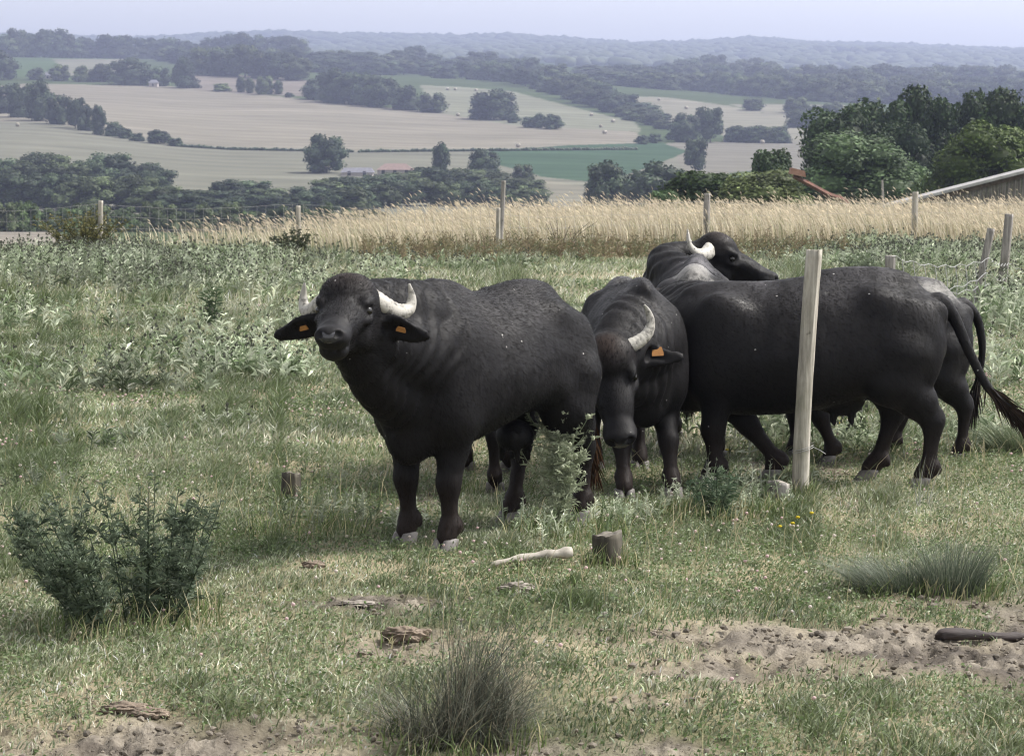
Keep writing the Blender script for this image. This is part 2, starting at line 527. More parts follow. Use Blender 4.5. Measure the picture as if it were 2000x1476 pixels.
def crown(seed, n_lobes, leaf_n, leaf, shape='round', base=0.12, core=0.86, core_sub=2, tint=0.3):
    """crown of unit height and unit width: lobes of leaf clumps round a lumpy core"""
    r = rs(seed)
    C, R = [], []
    for i in range(n_lobes):
        t = (i + 0.5) / n_lobes
        z = base + (1 - base) * (t ** 0.9) * 0.86
        q = (z - base) / (1 - base)
        if shape == 'round': w = 0.5 * math.sqrt(max(0.05, 1 - (2 * q - 0.85) ** 2 / 1.35))
        elif shape == 'cone': w = 0.46 * (1 - q) ** 0.8 + 0.06
        elif shape == 'column': w = 0.42 * math.sqrt(max(0.08, 1 - (2 * q - 0.95) ** 2))
        else: w = 0.5 * (1 - 0.5 * q)
        a = i * 2.399 + r.uniform(-0.5, 0.5)
        rr = r.uniform(0.13, 0.24) * (1.15 - 0.45 * q)
        d = max(0, w - rr * 0.75) * math.sqrt(r.uniform(0.25, 1))
        C.append((math.cos(a) * d, math.sin(a) * d, min(z, 1 - rr * 0.8))); R.append(rr)
    C = np.array(C); R = np.array(R)
    IV, IF = ico(core_sub)
    parts, cols = [], []
    tone = np.exp(r.normal(0, tint, n_lobes))
    for i in range(n_lobes):
        nz = fbm(IV[:, 0] * 2 + i * 7.1 + IV[:, 2] * 1.3, IV[:, 1] * 2 + IV[:, 2], seed + i, 3)
        parts.append((C[i] + IV * (R[i] * core * (0.65 + 0.6 * nz))[:, None] * np.array([1, 1, 0.9]), IF))
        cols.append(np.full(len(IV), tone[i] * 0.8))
    V1, F1 = joinVF(parts); c1 = np.concatenate(cols)
    k = r.choice(n_lobes, leaf_n, p=R ** 2 / (R ** 2).sum())
    d = r.normal(size=(leaf_n, 3)); d /= np.linalg.norm(d, axis=1)[:, None]
    d[:, 2] = np.where(d[:, 2] < -0.55, -d[:, 2], d[:, 2])
    # several shoots stand out from each lobe, so the outline is uneven
    puff = fbm(d[:, 0] * 3 + k * 3.7, d[:, 1] * 3 + d[:, 2] * 2.3, seed + 90, 3)
    pos = C[k] + d * (R[k] * (0.62 + 0.75 * puff + r.uniform(-0.08, 0.1, leaf_n)))[:, None]
    ok = np.ones(leaf_n, bool)
    for i in range(n_lobes):
        ok &= ~((np.linalg.norm(pos - C[i], axis=1) < R[i] * 0.72) & (k != i))
    pos, d, k = pos[ok], d[ok], k[ok]; n = len(pos)
    nrm = d + r.normal(0, 0.55, (n, 3)); nrm /= np.linalg.norm(nrm, axis=1)[:, None]
    a = np.cross(nrm, r.normal(size=(n, 3))); a /= np.linalg.norm(a, axis=1)[:, None]
    bb = np.cross(nrm, a)
    s = leaf * r.uniform(0.6, 1.4, n)[:, None]
    V2 = np.stack([pos - a * s, pos - bb * s * 0.55, pos + a * s, pos + bb * s * 0.55], 1).reshape(-1, 3)
    F2 = np.arange(4 * n).reshape(n, 4)
    c2 = np.repeat(tone[k] * np.exp(r.normal(0, 0.25, n)), 4)
    F1q = F1 + len(V2)
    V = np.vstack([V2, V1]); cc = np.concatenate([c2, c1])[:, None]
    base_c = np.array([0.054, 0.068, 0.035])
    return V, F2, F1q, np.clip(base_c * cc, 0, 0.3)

def trunk_vf(r, h0=-0.05, h1=0.55, rad=0.022):
    parts = [tube(bez([(0, 0, h0), (r.normal(0, .01), r.normal(0, .01), h1 * 0.4), (r.normal(0, .02), r.normal(0, .02), h1)], 4),
                  np.linspace(rad * 1.3, rad * 0.5, 9), 8, cap=False)]
    for i in range(6):
        a = r.uniform(0, 6.28); z0 = h1 * r.uniform(0.25, 0.8)
        e = np.array([math.cos(a) * 0.28, math.sin(a) * 0.28, z0 + r.uniform(0.1, 0.3)])
        parts.append(tube(bez([(0, 0, z0), e * (0.5, 0.5, 1) - (0, 0, 0.06), e], 4), np.linspace(rad * 0.5, rad * 0.15, 9), 6, cap=False))
    return joinVF(parts)

# far trees: a few crowns shared by all copies, trunk and crown in one mesh (too small to show parts)
FAR = []
for i, (sh, bs, nl) in enumerate([('round', .06, 16), ('round', .1, 20), ('round', .02, 14), ('dome', .0, 18), ('cone', .05, 16), ('column', .1, 14), ('round', .2, 13)]):
    V, Fq, Ft, c = crown(100 + i, nl, 2600, 0.032, sh, bs, core_sub=2)
    tv, tf = trunk_vf(rs(50 + i))
    n = len(V)
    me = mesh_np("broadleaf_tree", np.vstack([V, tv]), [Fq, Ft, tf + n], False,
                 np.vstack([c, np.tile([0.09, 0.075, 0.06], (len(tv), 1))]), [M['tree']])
    FAR.append(me)

TINT = {'dark': (0.82, 0.95, 0.95), 'mid': (1.1, 1.15, 1.0), 'green': (1.15, 1.4, 0.95), 'pale': (1.7, 1.75, 1.35), 'deep': (0.7, 0.85, 0.9)}

def far_tree(px, top, base, w, kind, tint, label, group=None, cat="tree", name="broadleaf_tree", rng=rs(7)):
    g = ground_at(px, base)
    sc = g.y / F_PX
    h = max(8, HOR + (CAM_H - g.z) / sc - top) * sc
    o = obj(name, FAR[kind])
    o.location = (g.x, g.y, g.z - 0.03 * h)
    o.scale = (w * sc * 1.22, w * sc * 1.22, h * 1.03)
    o.rotation_euler = (0, 0, rng.uniform(0, 6.28))
    o.color = (*TINT[tint], 1)
    tag(o, label, cat, group)
    return o

rt = rs(11)
def band(tops, bases, step, wid, label, group, kinds=(0, 1, 2, 3, 6), tints=('dark', 'dark', 'mid'), jit=6, rows=1, drop=0, shrink=1.0):
    x0, x1 = tops[0][0], tops[-1][0]
    tx, tp = zip(*tops); bx, bp = zip(*bases)
    for row in range(rows):
        x = x0 + rt.uniform(0, step)
        while x < x1:
            t = float(np.interp(x, tx, tp)); bse = float(np.interp(x, bx, bp))
            f = row / max(1, rows)
            hh = (bse - t)
            tb = bse - hh * (1 - f) * 0.55 if rows > 1 else bse
            tt = t + hh * f * 0.5 + rt.uniform(-jit, jit * 0.6)
            tt = min(tt, tb - 12)
            far_tree(x, tt, tb, wid * rt.uniform(0.8, 1.35) * (1 if row else 1.1), int(rt.choice(kinds)), rt.choice(tints), label, group)
            x += step * rt.uniform(0.7, 1.3)

# hilltop wood on the left
band([(-60, 74), (0, 70), (35, 64), (60, 70), (85, 67), (120, 64), (160, 80), (240, 76), (310, 77), (350, 86), (440, 78), (520, 70), (600, 84)],
     [(-60, 112), (0, 112), (200, 118), (400, 150), (600, 158)], 30, 46, "dark hazy tree in the wood along the hilltop, above the pale slope fields", "trees of the hilltop wood", rows=2)
band([(395, 100), (470, 95), (560, 105), (600, 125)], [(395, 148), (600, 160)], 34, 52, "dark hazy tree in the wood along the hilltop, above the pale slope fields", "trees of the hilltop wood")
# hamlet trees in front of it
for a in [(8, 104, 158, 60, 1, 'dark', "dark round hamlet tree cut by the left edge of the photo, under the wood"),
          (78, 134, 158, 34, 2, 'mid', "small bush beside the hamlet house roofs under the hilltop wood"),
          (125, 128, 160, 40, 0, 'pale', "pale small tree just right of the hamlet house roofs"),
          (165, 130, 162, 38, 3, 'pale', "pale small tree, second one right of the hamlet roofs"),
          (205, 128, 162, 44, 1, 'mid', "mid green tree left of the broad dark tree of the hamlet"),
          (262, 116, 168, 84, 2, 'dark', "broad dark tree of the hamlet above the long pale field"),
          (318, 132, 170, 44, 0, 'dark', "dark tree between the broad tree and the pointed conifer of the hamlet"),
          (365, 114, 174, 60, 4, 'deep', "dark pointed conifer standing at the top of the long pale field"),
          (437, 164, 180, 40, 3, 'pale', "low pale bush right of the dark pointed conifer"),
          (475, 152, 182, 22, 5, 'mid', "narrow upright tree in the small group above the long pale field"),
          (492, 154, 184, 20, 5, 'mid', "narrow upright tree beside the rounded pale tree above the long field"),
          (520, 150, 186, 34, 0, 'pale', "rounded pale tree in the small group above the pale field"),
          (547, 158, 186, 20, 5, 'mid', "narrow tree at the right end of the small group above the long field"),
          (568, 182, 192, 18, 2, 'dark', "tiny dark bush at the edge left of the big dark clump")]:
    far_tree(*a)
# central belt
band([(600, 104), (640, 106), (690, 106), (740, 112), (790, 106), (820, 97), (870, 116), (900, 112), (950, 108), (1000, 116)],
     [(600, 158), (800, 165), (1000, 182)], 30, 50, "dark hazy tree in the central woodland belt above the pale fields", "trees of the central woodland belt", rows=2)
for a in [(622, 158, 196, 50), (660, 136, 202, 66), (700, 142, 206, 62), (745, 152, 211, 60), (790, 168, 216, 52)]:
    far_tree(a[0], a[1], a[2], a[3] * 1.1, int(rt.choice([0, 1, 2])), 'dark', "dark rounded tree in the big clump jutting down into the pale field", "trees of the big dark clump in the field")
for a in [(845, 182, 221, 54, 0, 'mid', "paler round tree at the right end of the big dark clump"),
          (966, 178, 235, 82, 1, 'dark', "single broad round tree standing in the middle of the upper field"),
          (934, 212, 234, 32, 2, 'dark', "small bush at the left foot of the broad round tree in the upper field"),
          (1003, 222, 241, 26, 2, 'dark', "small bush at the right foot of the broad round tree in the upper field"),
          (1036, 228, 250, 34, 0, 'dark', "leftmost dark small tree of the clump of three in the upper field"),
          (1053, 222, 251, 24, 5, 'dark', "pointed middle tree of the clump of three in the upper field"),
          (1078, 224, 253, 42, 2, 'dark', "rightmost and widest tree of the clump of three in the upper field")]:
    far_tree(*a)
band([(1000, 120), (1050, 124), (1090, 132), (1130, 150), (1170, 165), (1210, 186), (1250, 206), (1300, 230)],
     [(1000, 182), (1100, 208), (1200, 240), (1300, 262)], 23, 46, "dark hazy tree in the belt running diagonally down the slope", "trees of the diagonal belt", rows=2)
for a in [(1338, 224, 278, 56, 1, 'dark', "round dark tree left of the tall forked tree at the field corner"),
          (1385, 211, 279, 54, 6, 'dark', "tall forked dark tree at the corner of the right hand field"),
          (1252, 264, 282, 26, 2, 'dark', "small round bush alone left in the strip above the green field"),
          (1277, 260, 280, 26, 0, 'dark', "small round bush beside another in the strip above the green field"),
          (1308, 258, 274, 20, 2, 'dark', "tiny bush right of two bushes above the green field")]:
    far_tree(*a)
band([(1425, 248), (1525, 246)], [(1425, 278), (1525, 280)], 20, 36, "low dark tree in the square hedge behind the hay bales", "trees of the hedge behind the bales", jit=2)
# right belt
band([(1140, 134), (1190, 128), (1240, 136), (1280, 132), (1325, 122), (1385, 114), (1430, 124), (1480, 121), (1530, 130), (1580, 134), (1640, 132), (1700, 131), (1760, 136), (1820, 132), (1900, 136), (2080, 142)],
     [(1140, 170), (1300, 188), (1420, 200), (1600, 215), (2080, 235)], 31, 56, "blue hazy tree in the far wood on the right below the ridge", "trees of the far wood on the right", rows=3, tints=('mid', 'dark', 'mid'))
for a in [(1468, 192, 217, 40), (1550, 190, 222, 44), (1585, 206, 226, 26), (1562, 215, 250, 60), (1620, 200, 240, 60)]:
    far_tree(*a, int(rt.choice([0, 2, 3])), 'mid', "hazy tree among the small bright fields under the right hand wood", "trees among the small bright fields")
# hedge trees on the left of the long field
for i, a in enumerate([(-30, 150, 216, 70), (12, 164, 222, 60), (45, 165, 230, 50), (84, 162, 237, 58), (118, 185, 244, 44), (152, 192, 252, 42), (170, 205, 256, 30), (197, 206, 264, 32)]):
    far_tree(*a, [1, 0, 2, 1, 0, 6, 2, 5][i], 'dark', "dark tree in the sloping hedgerow left of the long pale field", "trees of the left hedgerow")
for i, a in enumerate([(225, 238, 267, 34), (248, 250, 271, 32), (272, 260, 276, 30), (312, 255, 281, 42), (346, 269, 286, 28)]):
    far_tree(*a, [0, 2, 3, 1, 0][i], 'dark', "bush in the lower end of the sloping hedgerow left of the long pale field", "bushes of the left hedgerow", name="hedgerow_bush", cat="bush")

# thin hedge line between upper and lower field
hp, hc = [], []
r = rs(19)
for x in np.linspace(350, 1240, 190):
    if 690 < x < 700: continue
    y = np.interp(x, [350, 450, 700, 900, 1240], [285, 291, 296, 294, 291])
    g = ground_at(x, y + 2); s = g.y / F_PX
    hh = s * r.uniform(4, 7.5)
    nz = fbm(ICO1[0][:, 0] * 2 + x, ICO1[0][:, 1] * 2, 3, 2)[:, None]
    hp.append((ICO1[0] * (0.7 + 0.6 * nz) * (s * r.uniform(4, 7), 0.8, hh * 0.6) + np.array(g) + (0, 0, hh * 0.4), ICO1[1]))
    hc.append(np.tile(np.array([0.05, 0.075, 0.035]) * r.uniform(0.7, 1.3), (len(ICO1[0]), 1)))
Vh, Fh = joinVF(hp)
tag(obj("hedge", mesh_np("hedge", Vh, Fh, False, np.vstack(hc), [M['grass']])), "thin dark hedge line crossing between the upper and the lower pale field", "hedge")

# lone trees round the farm
for a in [(635, 266, 338, 74, 1, 'deep', "lone broad dark tree standing left of the farm buildings"),
          (862, 278, 352, 38, 5, 'deep', "tall narrow poplar right of the farm buildings"),
          (945, 293, 350, 56, 1, 'dark', "round tree between the poplar and the green field"),
          (1022, 320, 358, 40, 0, 'mid', "paler small round tree below the green field's left corner"),
          (1357, 272, 338, 46, 6, 'dark', "lone tree with waisted crown at the right corner of the green field"),
          (1186, 318, 420, 92, 1, 'dark', "tall round tree left of the broad one, standing before the green field"),
          (1283, 316, 420, 130, 2, 'dark', "broad round tree right of the tall one, before the green field")]:
    far_tree(*a)
# nearer tree band at the foot of the valley
VB = "green tree in the near valley hedge beyond the left fence"
band([(-60, 300), (0, 305), (45, 308), (90, 293), (130, 320), (180, 318), (225, 302), (265, 316), (300, 330), (340, 358), (400, 366), (450, 360), (490, 355), (540, 366)],
     [(-60, 440), (200, 445), (400, 440), (540, 432)], 38, 78, VB, "trees of the near valley hedge", rows=2, tints=('mid', 'dark', 'dark'), jit=11)
band([(585, 372), (610, 358), (640, 354), (700, 350), (740, 346), (780, 336), (830, 330), (880, 336), (930, 330), (980, 346), (1060, 356)],
     [(585, 432), (800, 428), (1060, 425)], 36, 70, VB, "trees of the near valley hedge", rows=2, tints=('mid', 'dark', 'dark'), jit=8)
for x in np.arange(-40, 760, 26):
    far_tree(x, 405 + rt.uniform(-14, 10), 452, 52 * rt.uniform(0.8, 1.3), int(rt.choice([0, 2, 3])), rt.choice(['mid', 'green', 'mid']),
             "low bright green bush at the foot of the near valley hedge", "bushes at the foot of the valley hedge", cat="bush", name="valley_bush")

# forest that covers the far ridge, one mass
fp, fc = [], []
r = rs(23)
for i in range(6000):
    u = r.uniform(-300, 2300); Y = 2150 + 2430 * math.sqrt(r.uniform(0, 1))
    if i < 1000: Y = r.uniform(4430, 4600)
    X = (u - CX) / F_PX * Y
    z = float(height(np.array([X]), np.array([Y]))[0])
    IVf, IFf = ICO2 if Y < 3500 else ICO1
    w = r.uniform(10, 20) * (0.8 if Y < 3500 else 1.0); h = r.uniform(7, 12)
    nz = fbm(IVf[:, 0] * 2.6 + i, IVf[:, 1] * 2.6 + IVf[:, 2] * 1.9, 3, 3)[:, None]
    fp.append((IVf * (0.55 + 0.9 * nz) * (w, w, h * 0.6) + np.array((X, Y, z + h * 0.35)), IFf))
    fc.append(np.tile(np.array([0.05, 0.066, 0.036]) * r.uniform(0.85, 1.15), (len(IVf), 1)))
Vh, Fh = joinVF(fp)
tag(obj("forest", mesh_np("forest", Vh, Fh, True, np.vstack(fc), [M['tree']])), "blue hazy forest covering the far ridge under the sky", "forest", kind="stuff")

# nearer trees on the right, each with its own crown and trunk
def near_tree(px, top, base, w, Y, shape, tint, label, seed, nl=26, leaf=0.02, n=15000, bs=0.0, cat="tree", name="broadleaf_tree", group=None):
    X = (px - CX) / F_PX * Y
    sc = Y / F_PX
    z0 = CAM_H - (base - HOR) * sc
    h = (base - top) * sc
    V, Fq, Ft, c = crown(seed, nl, n, leaf, shape, bs, 0.84, 2, 0.22)
    root = empty(name, (X, Y, z0), seed * 1.3)
    tag(root, label, cat, group)
    w *= 1.25
    S = np.array([w * sc, w * sc, h])
    cr = obj("crown", mesh_np("crown", V * S, [Fq, Ft], False, c, [M['tree']]), root)
    cr.color = (*tint, 1)
    tv, tf = trunk_vf(rs(seed + 5), -0.12, 0.6, 0.03)
    obj("trunk", mesh_np("trunk", tv * S, tf, True, None, [M['bark']]), root)
    return root

near_tree(1665, 192, 430, 190, 150, 'round', (0.62, 0.80, 0.62), "dark tall tree behind the big grey green willow bush", 301, 24)
near_tree(1798, 176, 430, 150, 148, 'round', (0.62, 0.84, 0.6), "tallest dark green tree in the clump behind the barn", 302, 24)
near_tree(1885, 186, 430, 130, 150, 'round', (0.68, 0.86, 0.62), "dark tree right of the tallest one in the clump behind the barn", 303, 22)
near_tree(1968, 183, 430, 170, 146, 'round', (0.85, 1.1, 0.75), "lighter green tree at the right end of the clump behind the barn", 304, 24)
near_tree(2110, 200, 430, 190, 148, 'round', (0.8, 1.0, 0.7), "green tree at the right edge behind the barn roof", 305, 22)
near_tree(1740, 235, 430, 140, 140, 'round', (0.5, 0.68, 0.55), "deep green tree in the dark gap between willow bush and olive tree", 306, 20)
near_tree(1668, 258, 440, 265, 118, 'dome', (1.02, 1.22, 1.05), "big grey green willow bush with drooping clumps left of the barn", 307, 34, 0.016, 22000)
near_tree(1925, 244, 440, 205, 112, 'round', (1.05, 1.2, 0.55), "olive green rounded tree right behind the barn roof", 308, 28, 0.018, 18000)
near_tree(1505, 288, 440, 110, 112, 'dome', (0.75, 0.95, 0.8), "dark bush with a sloping top left of the willow bush", 309, 18, 0.026, 9000, cat="bush", name="shrub")
near_tree(1370, 330, 450, 175, 98, 'dome', (0.85, 1.1, 0.7), "dark green bush with loose shoots left of the pale flowering bush", 310, 20, 0.026, 9000, cat="bush", name="shrub")
near_tree(1480, 334, 450, 200, 92, 'dome', (1.9, 1.9, 1.35), "pale flowering elder bush behind the straw grass", 311, 26, 0.02, 12000, cat="bush", name="shrub")
near_tree(1300, 368, 450, 90, 95, 'dome', (0.7, 0.95, 0.7), "low dark bush at the left end of the bushes behind the straw grass", 312, 14, 0.03, 5000, cat="bush", name="shrub")
# ------------------------------------------------------------------ water buffalo: one continuous skin grown from a distance field
class Field:
    def __init__(s, lo, hi, h):
        s.lo = np.array(lo, float); s.h = h
        s.n = np.ceil((np.array(hi) - s.lo) / h).astype(int) + 1
        s.D = np.full(tuple(s.n), 1.0, np.float32)
    def region(s, lo, hi, pad):
        a = np.clip(np.floor((np.array(lo) - pad - s.lo) / s.h).astype(int), 0, s.n - 1)
        b = np.clip(np.ceil((np.array(hi) + pad - s.lo) / s.h).astype(int) + 1, 1, s.n)
        if np.any(b <= a): return None, None
        ax = [(s.lo[i] + s.h * np.arange(a[i], b[i])).astype(np.float32) for i in range(3)]
        g = np.stack(np.meshgrid(*ax, indexing='ij'), -1)
        return (slice(a[0], b[0]), slice(a[1], b[1]), slice(a[2], b[2])), g
    def join(s, sl, d, k, sub=False):
        A = s.D[sl]
        if sub:
            h = np.clip(0.5 - 0.5 * (A + d) / k, 0, 1)
            s.D[sl] = A * (1 - h) - d * h + k * h * (1 - h)
        else:
            h = np.clip(0.5 + 0.5 * (d - A) / k, 0, 1)
            s.D[sl] = d * (1 - h) + A * h - k * h * (1 - h)
    def cone(s, a, b, ra, rb, k=0.05, sub=False):
        a = np.array(a, float); b = np.array(b, float)
        m = max(ra, rb)
        sl, g = s.region(np.minimum(a, b) - m, np.maximum(a, b) + m, k + 0.06)
        if sl is None: return
        ba = (b - a).astype(np.float32); pa = g - a.astype(np.float32)
        t = np.clip((pa @ ba) / max(1e-9, float(ba @ ba)), 0, 1)
        d = np.linalg.norm(pa - t[..., None] * ba, axis=-1) - (ra + (rb - ra) * t)
        s.join(sl, d, k, sub)
    def chain(s, pts, rad, k=0.05):
        for i in range(len(pts) - 1):
            s.cone(pts[i], pts[i + 1], rad[i], rad[i + 1], k)
    def ell(s, c, r, R=None, k=0.05, sub=False):
        c = np.array(c, float); r = np.array(r, float)
        R = np.eye(3) if R is None else np.asarray(R, float)      # columns are the axes
        ext = np.sqrt(((R * r) ** 2).sum(1))
        sl, g = s.region(c - ext, c + ext, k + 0.06)
        if sl is None: return
        q = (g - c.astype(np.float32)) @ R.astype(np.float32)
        k0 = np.linalg.norm(q / r, axis=-1); k1 = np.linalg.norm(q / r ** 2, axis=-1)
        s.join(sl, k0 * (k0 - 1) / (k1 + 1e-6), k, sub)
    def torso(s, st, k=0.05):
        st = np.array(st, float)
        xs = np.linspace(st[0, 0], st[-1, 0], 120)
        o = st[:, 0]
        def sm(col):
            v = np.interp(xs, o, st[:, col]); ker = np.hanning(19); ker /= ker.sum()
            return np.convolve(np.pad(v, 9, mode='edge'), ker, 'valid')
        top, bot, w = sm(1), sm(2), sm(3)
        sl, g = s.region((xs[0], -w.max(), bot.min()), (xs[-1], w.max(), top.max()), 0.12)
        x = g[:, 0, 0, 0]
        T, B, W = np.interp(x, xs, top), np.interp(x, xs, bot), np.interp(x, xs, w)
        zc = ((T * 0.45 + B * 0.55))[:, None, None]; W = W[:, None, None]
        up = (T[:, None, None] - zc); dn = (zc - B[:, None, None])
        z = g[..., 2] - zc
        hh = np.where(z > 0, up, dn)
        # narrower towards the spine
        wz = W * np.where(z > 0, 1 - 0.20 * (z / up).clip(0, 1), 1.0)
        p = np.where(z > 0, 1.95, 2.3)
        rr = ((np.abs(g[..., 1]) / wz) ** p + (np.abs(z) / hh) ** p) ** (1 / p)
        d = (rr - 1) * np.minimum(wz, hh) * 0.9
        out = np.maximum(xs[0] - x, x - xs[-1]).clip(0, None)[:, None, None]
        d = np.sqrt(np.maximum(d, 0) ** 2 + out ** 2) + np.minimum(d, 0) * (out == 0)
        s.join(sl, d.astype(np.float32), k)
    def mesh(s):
        D = s.D; n = s.n
        sg = D < 0
        c = np.zeros(tuple(n - 1), np.int16)
        for dx in (0, 1):
            for dy in (0, 1):
                for dz in (0, 1):
                    c += sg[dx:n[0] - 1 + dx, dy:n[1] - 1 + dy, dz:n[2] - 1 + dz]
        act = (c > 0) & (c < 8)
        I = np.argwhere(act)
        vid = np.full(act.shape, -1, np.int32); vid[act] = np.arange(len(I))
        acc = np.zeros((len(I), 3)); cnt = np.zeros(len(I))
        cor = [(0, 0, 0), (1, 0, 0), (0, 1, 0), (1, 1, 0), (0, 0, 1), (1, 0, 1), (0, 1, 1), (1, 1, 1)]
        val = [D[I[:, 0] + a, I[:, 1] + b, I[:, 2] + e] for a, b, e in cor]
        for i in range(8):
            for ax in range(3):
                j = i + (1, 2, 4)[ax]
                if cor[i][ax] == 1: continue
                va, vb = val[i], val[j]
                m = (va < 0) != (vb < 0)
                t = va[m] / (va[m] - vb[m])
                p = np.tile(np.array(cor[i], float), (m.sum(), 1)); p[:, ax] += t
                acc[m] += p; cnt[m] += 1
        V = s.lo + s.h * (I + acc / cnt[:, None])
        F = []
        for ax in range(3):
            a1, a2 = (ax + 1) % 3, (ax + 2) % 3
            s0 = [slice(None)] * 3; s1 = [slice(None)] * 3
            s0[ax] = slice(0, -1); s1[ax] = slice(1, None)
            m = sg[tuple(s0)] != sg[tuple(s1)]
            E = np.argwhere(m)
            E = E[(E[:, a1] > 0) & (E[:, a2] > 0) & (E[:, a1] < n[a1] - 1) & (E[:, a2] < n[a2] - 1)]
            ins = sg[E[:, 0], E[:, 1], E[:, 2]]
            def at(d1, d2):
                q = E.copy(); q[:, a1] += d1; q[:, a2] += d2
                return vid[q[:, 0], q[:, 1], q[:, 2]]
            Q = np.stack([at(-1, -1), at(0, -1), at(0, 0), at(-1, 0)], 1)
            Q[~ins] = Q[~ins][:, ::-1]
            F.append(Q)
        F = np.concatenate(F); F = F[(F >= 0).all(1)]
        # light smoothing
        for it in range(2):
            S = np.zeros_like(V); c2 = np.zeros(len(V))
            for a, b in ((0, 1), (1, 2), (2, 3), (3, 0)):
                np.add.at(S, F[:, a], V[F[:, b]]); np.add.at(c2, F[:, a], 1)
                np.add.at(S, F[:, b], V[F[:, a]]); np.add.at(c2, F[:, b], 1)
            V = V * 0.5 + 0.5 * S / np.maximum(c2, 1)[:, None]
        return V, F

def hide_mat():
    m, nt, b = new_mat("buffalo_hide")
    tc = N(nt, "ShaderNodeTexCoord")
    big = noise_node(nt, 2.2, 4, 0.6)
    streak = noise_node(nt, 5.0, 5, 0.65, mapping=(3.2, 3.2, 0.7))
    fine = noise_node(nt, 70, 3, 0.6, mapping=(1.6, 1.6, 0.6))
    c = mixc(nt, 0.5, ramp(nt, big, [(0.3, (0.004, 0.0037, 0.004)), (0.72, (0.0085, 0.0080, 0.0094))]),
             ramp(nt, streak, [(0.3, (0.004, 0.0037, 0.004)), (0.75, (0.0115, 0.0107, 0.0124))]))
    mud = N(nt, "ShaderNodeAttribute", attribute_name="mud")
    sp = N(nt, "ShaderNodeSeparateColor"); nt.links.new(mud.outputs["Color"], sp.inputs[0])
    mn = noise_node(nt, 11, 7, 0.82)
    add = N(nt, "ShaderNodeMath", operation='ADD'); nt.links.new(sp.outputs[0], add.inputs[0]); nt.links.new(mn, add.inputs[1])
    hf = N(nt, "ShaderNodeMath", operation='MULTIPLY'); nt.links.new(add.outputs[0], hf.inputs[0]); hf.inputs[1].default_value = 0.5
    crust = ramp(nt, hf.outputs[0], [(0.48, (0, 0, 0)), (0.60, (0.85, 0.85, 0.85))])
    dn = N(nt, "ShaderNodeMath", operation='MULTIPLY'); nt.links.new(sp.outputs[1], dn.inputs[0]); nt.links.new(streak, dn.inputs[1])
    brn = N(nt, "ShaderNodeMath", operation='MULTIPLY'); nt.links.new(sp.outputs[2], brn.inputs[0]); brn.inputs[1].default_value = 0.7
    c = mixc(nt, brn.outputs[0], c, (0.045, 0.026, 0.017))
    c = mixc(nt, dn.outputs[0], c, (0.125, 0.12, 0.128))
    c = mixc(nt, crust, c, (0.23, 0.222, 0.208))
    # a few dried specks of mud
    vo = N(nt, "ShaderNodeTexVoronoi"); vo.inputs["Scale"].default_value = 16
    nt.links.new(tc.outputs["Object"], vo.inputs["Vector"])
    sc_ = N(nt, "ShaderNodeSeparateColor"); nt.links.new(vo.outputs["Color"], sc_.inputs[0])
    g1 = N(nt, "ShaderNodeMath", operation='LESS_THAN'); nt.links.new(vo.outputs["Distance"], g1.inputs[0]); g1.inputs[1].default_value = 0.085
    g2 = N(nt, "ShaderNodeMath", operation='LESS_THAN'); nt.links.new(sc_.outputs[0], g2.inputs[0]); g2.inputs[1].default_value = 0.16
    g3 = N(nt, "ShaderNodeMath", operation='MULTIPLY'); nt.links.new(g1.outputs[0], g3.inputs[0]); nt.links.new(g2.outputs[0], g3.inputs[1])
    c = mixc(nt, g3.outputs[0], c, (0.30, 0.29, 0.28))
    nt.links.new(c, b.inputs["Base Color"])
    rr = ramp(nt, streak, [(0.3, (0.50,) * 3), (0.7, (0.68,) * 3)])
    nt.links.new(rr, b.inputs["Roughness"])
    b.inputs["Specular IOR Level"].default_value = 0.17
    hsum = N(nt, "ShaderNodeMath", operation='MULTIPLY_ADD')
    nt.links.new(fine, hsum.inputs[0]); hsum.inputs[1].default_value = 0.25; nt.links.new(streak, hsum.inputs[2])
    bump(nt, b, hsum.outputs[0], 0.30, 0.015)
    return m

M['hide'] = hide_mat()
M['horn'] = simple_mat("horn", (0.05, 0.047, 0.042), (0.34, 0.325, 0.29), 30, 0.5, 0.5, 0.006, spec=0.4, lo=0.3, hi=0.5)
M['hoof'] = simple_mat("hoof", (0.06, 0.056, 0.054), (0.22, 0.205, 0.195), 14, 0.6, 0.4, 0.004)
m_, nt_, b_ = new_mat("eye"); b_.inputs["Base Color"].default_value = (0.006, 0.005, 0.004, 1); b_.inputs["Roughness"].default_value = 0.12
M['eye'] = m_
m_, nt_, b_ = new_mat("nose"); b_.inputs["Base Color"].default_value = (0.024, 0.024, 0.028, 1); b_.inputs["Roughness"].default_value = 0.16
b_.inputs["Specular IOR Level"].default_value = 0.6
bump(nt_, b_, noise_node(nt_, 80, 3), 0.5, 0.004)
M['nose'] = m_
M['ear_tag'] = simple_mat("ear_tag_plastic", (0.30, 0.14, 0.045), (0.46, 0.22, 0.07), 20, 0.5, 0)
M['tag_red'] = simple_mat("red_tag_plastic", (0.50, 0.08, 0.02), (0.58, 0.12, 0.03), 20, 0.5, 0)
M['hair'] = leaf_mat("hair", 0.0, 0.6, 0.06)

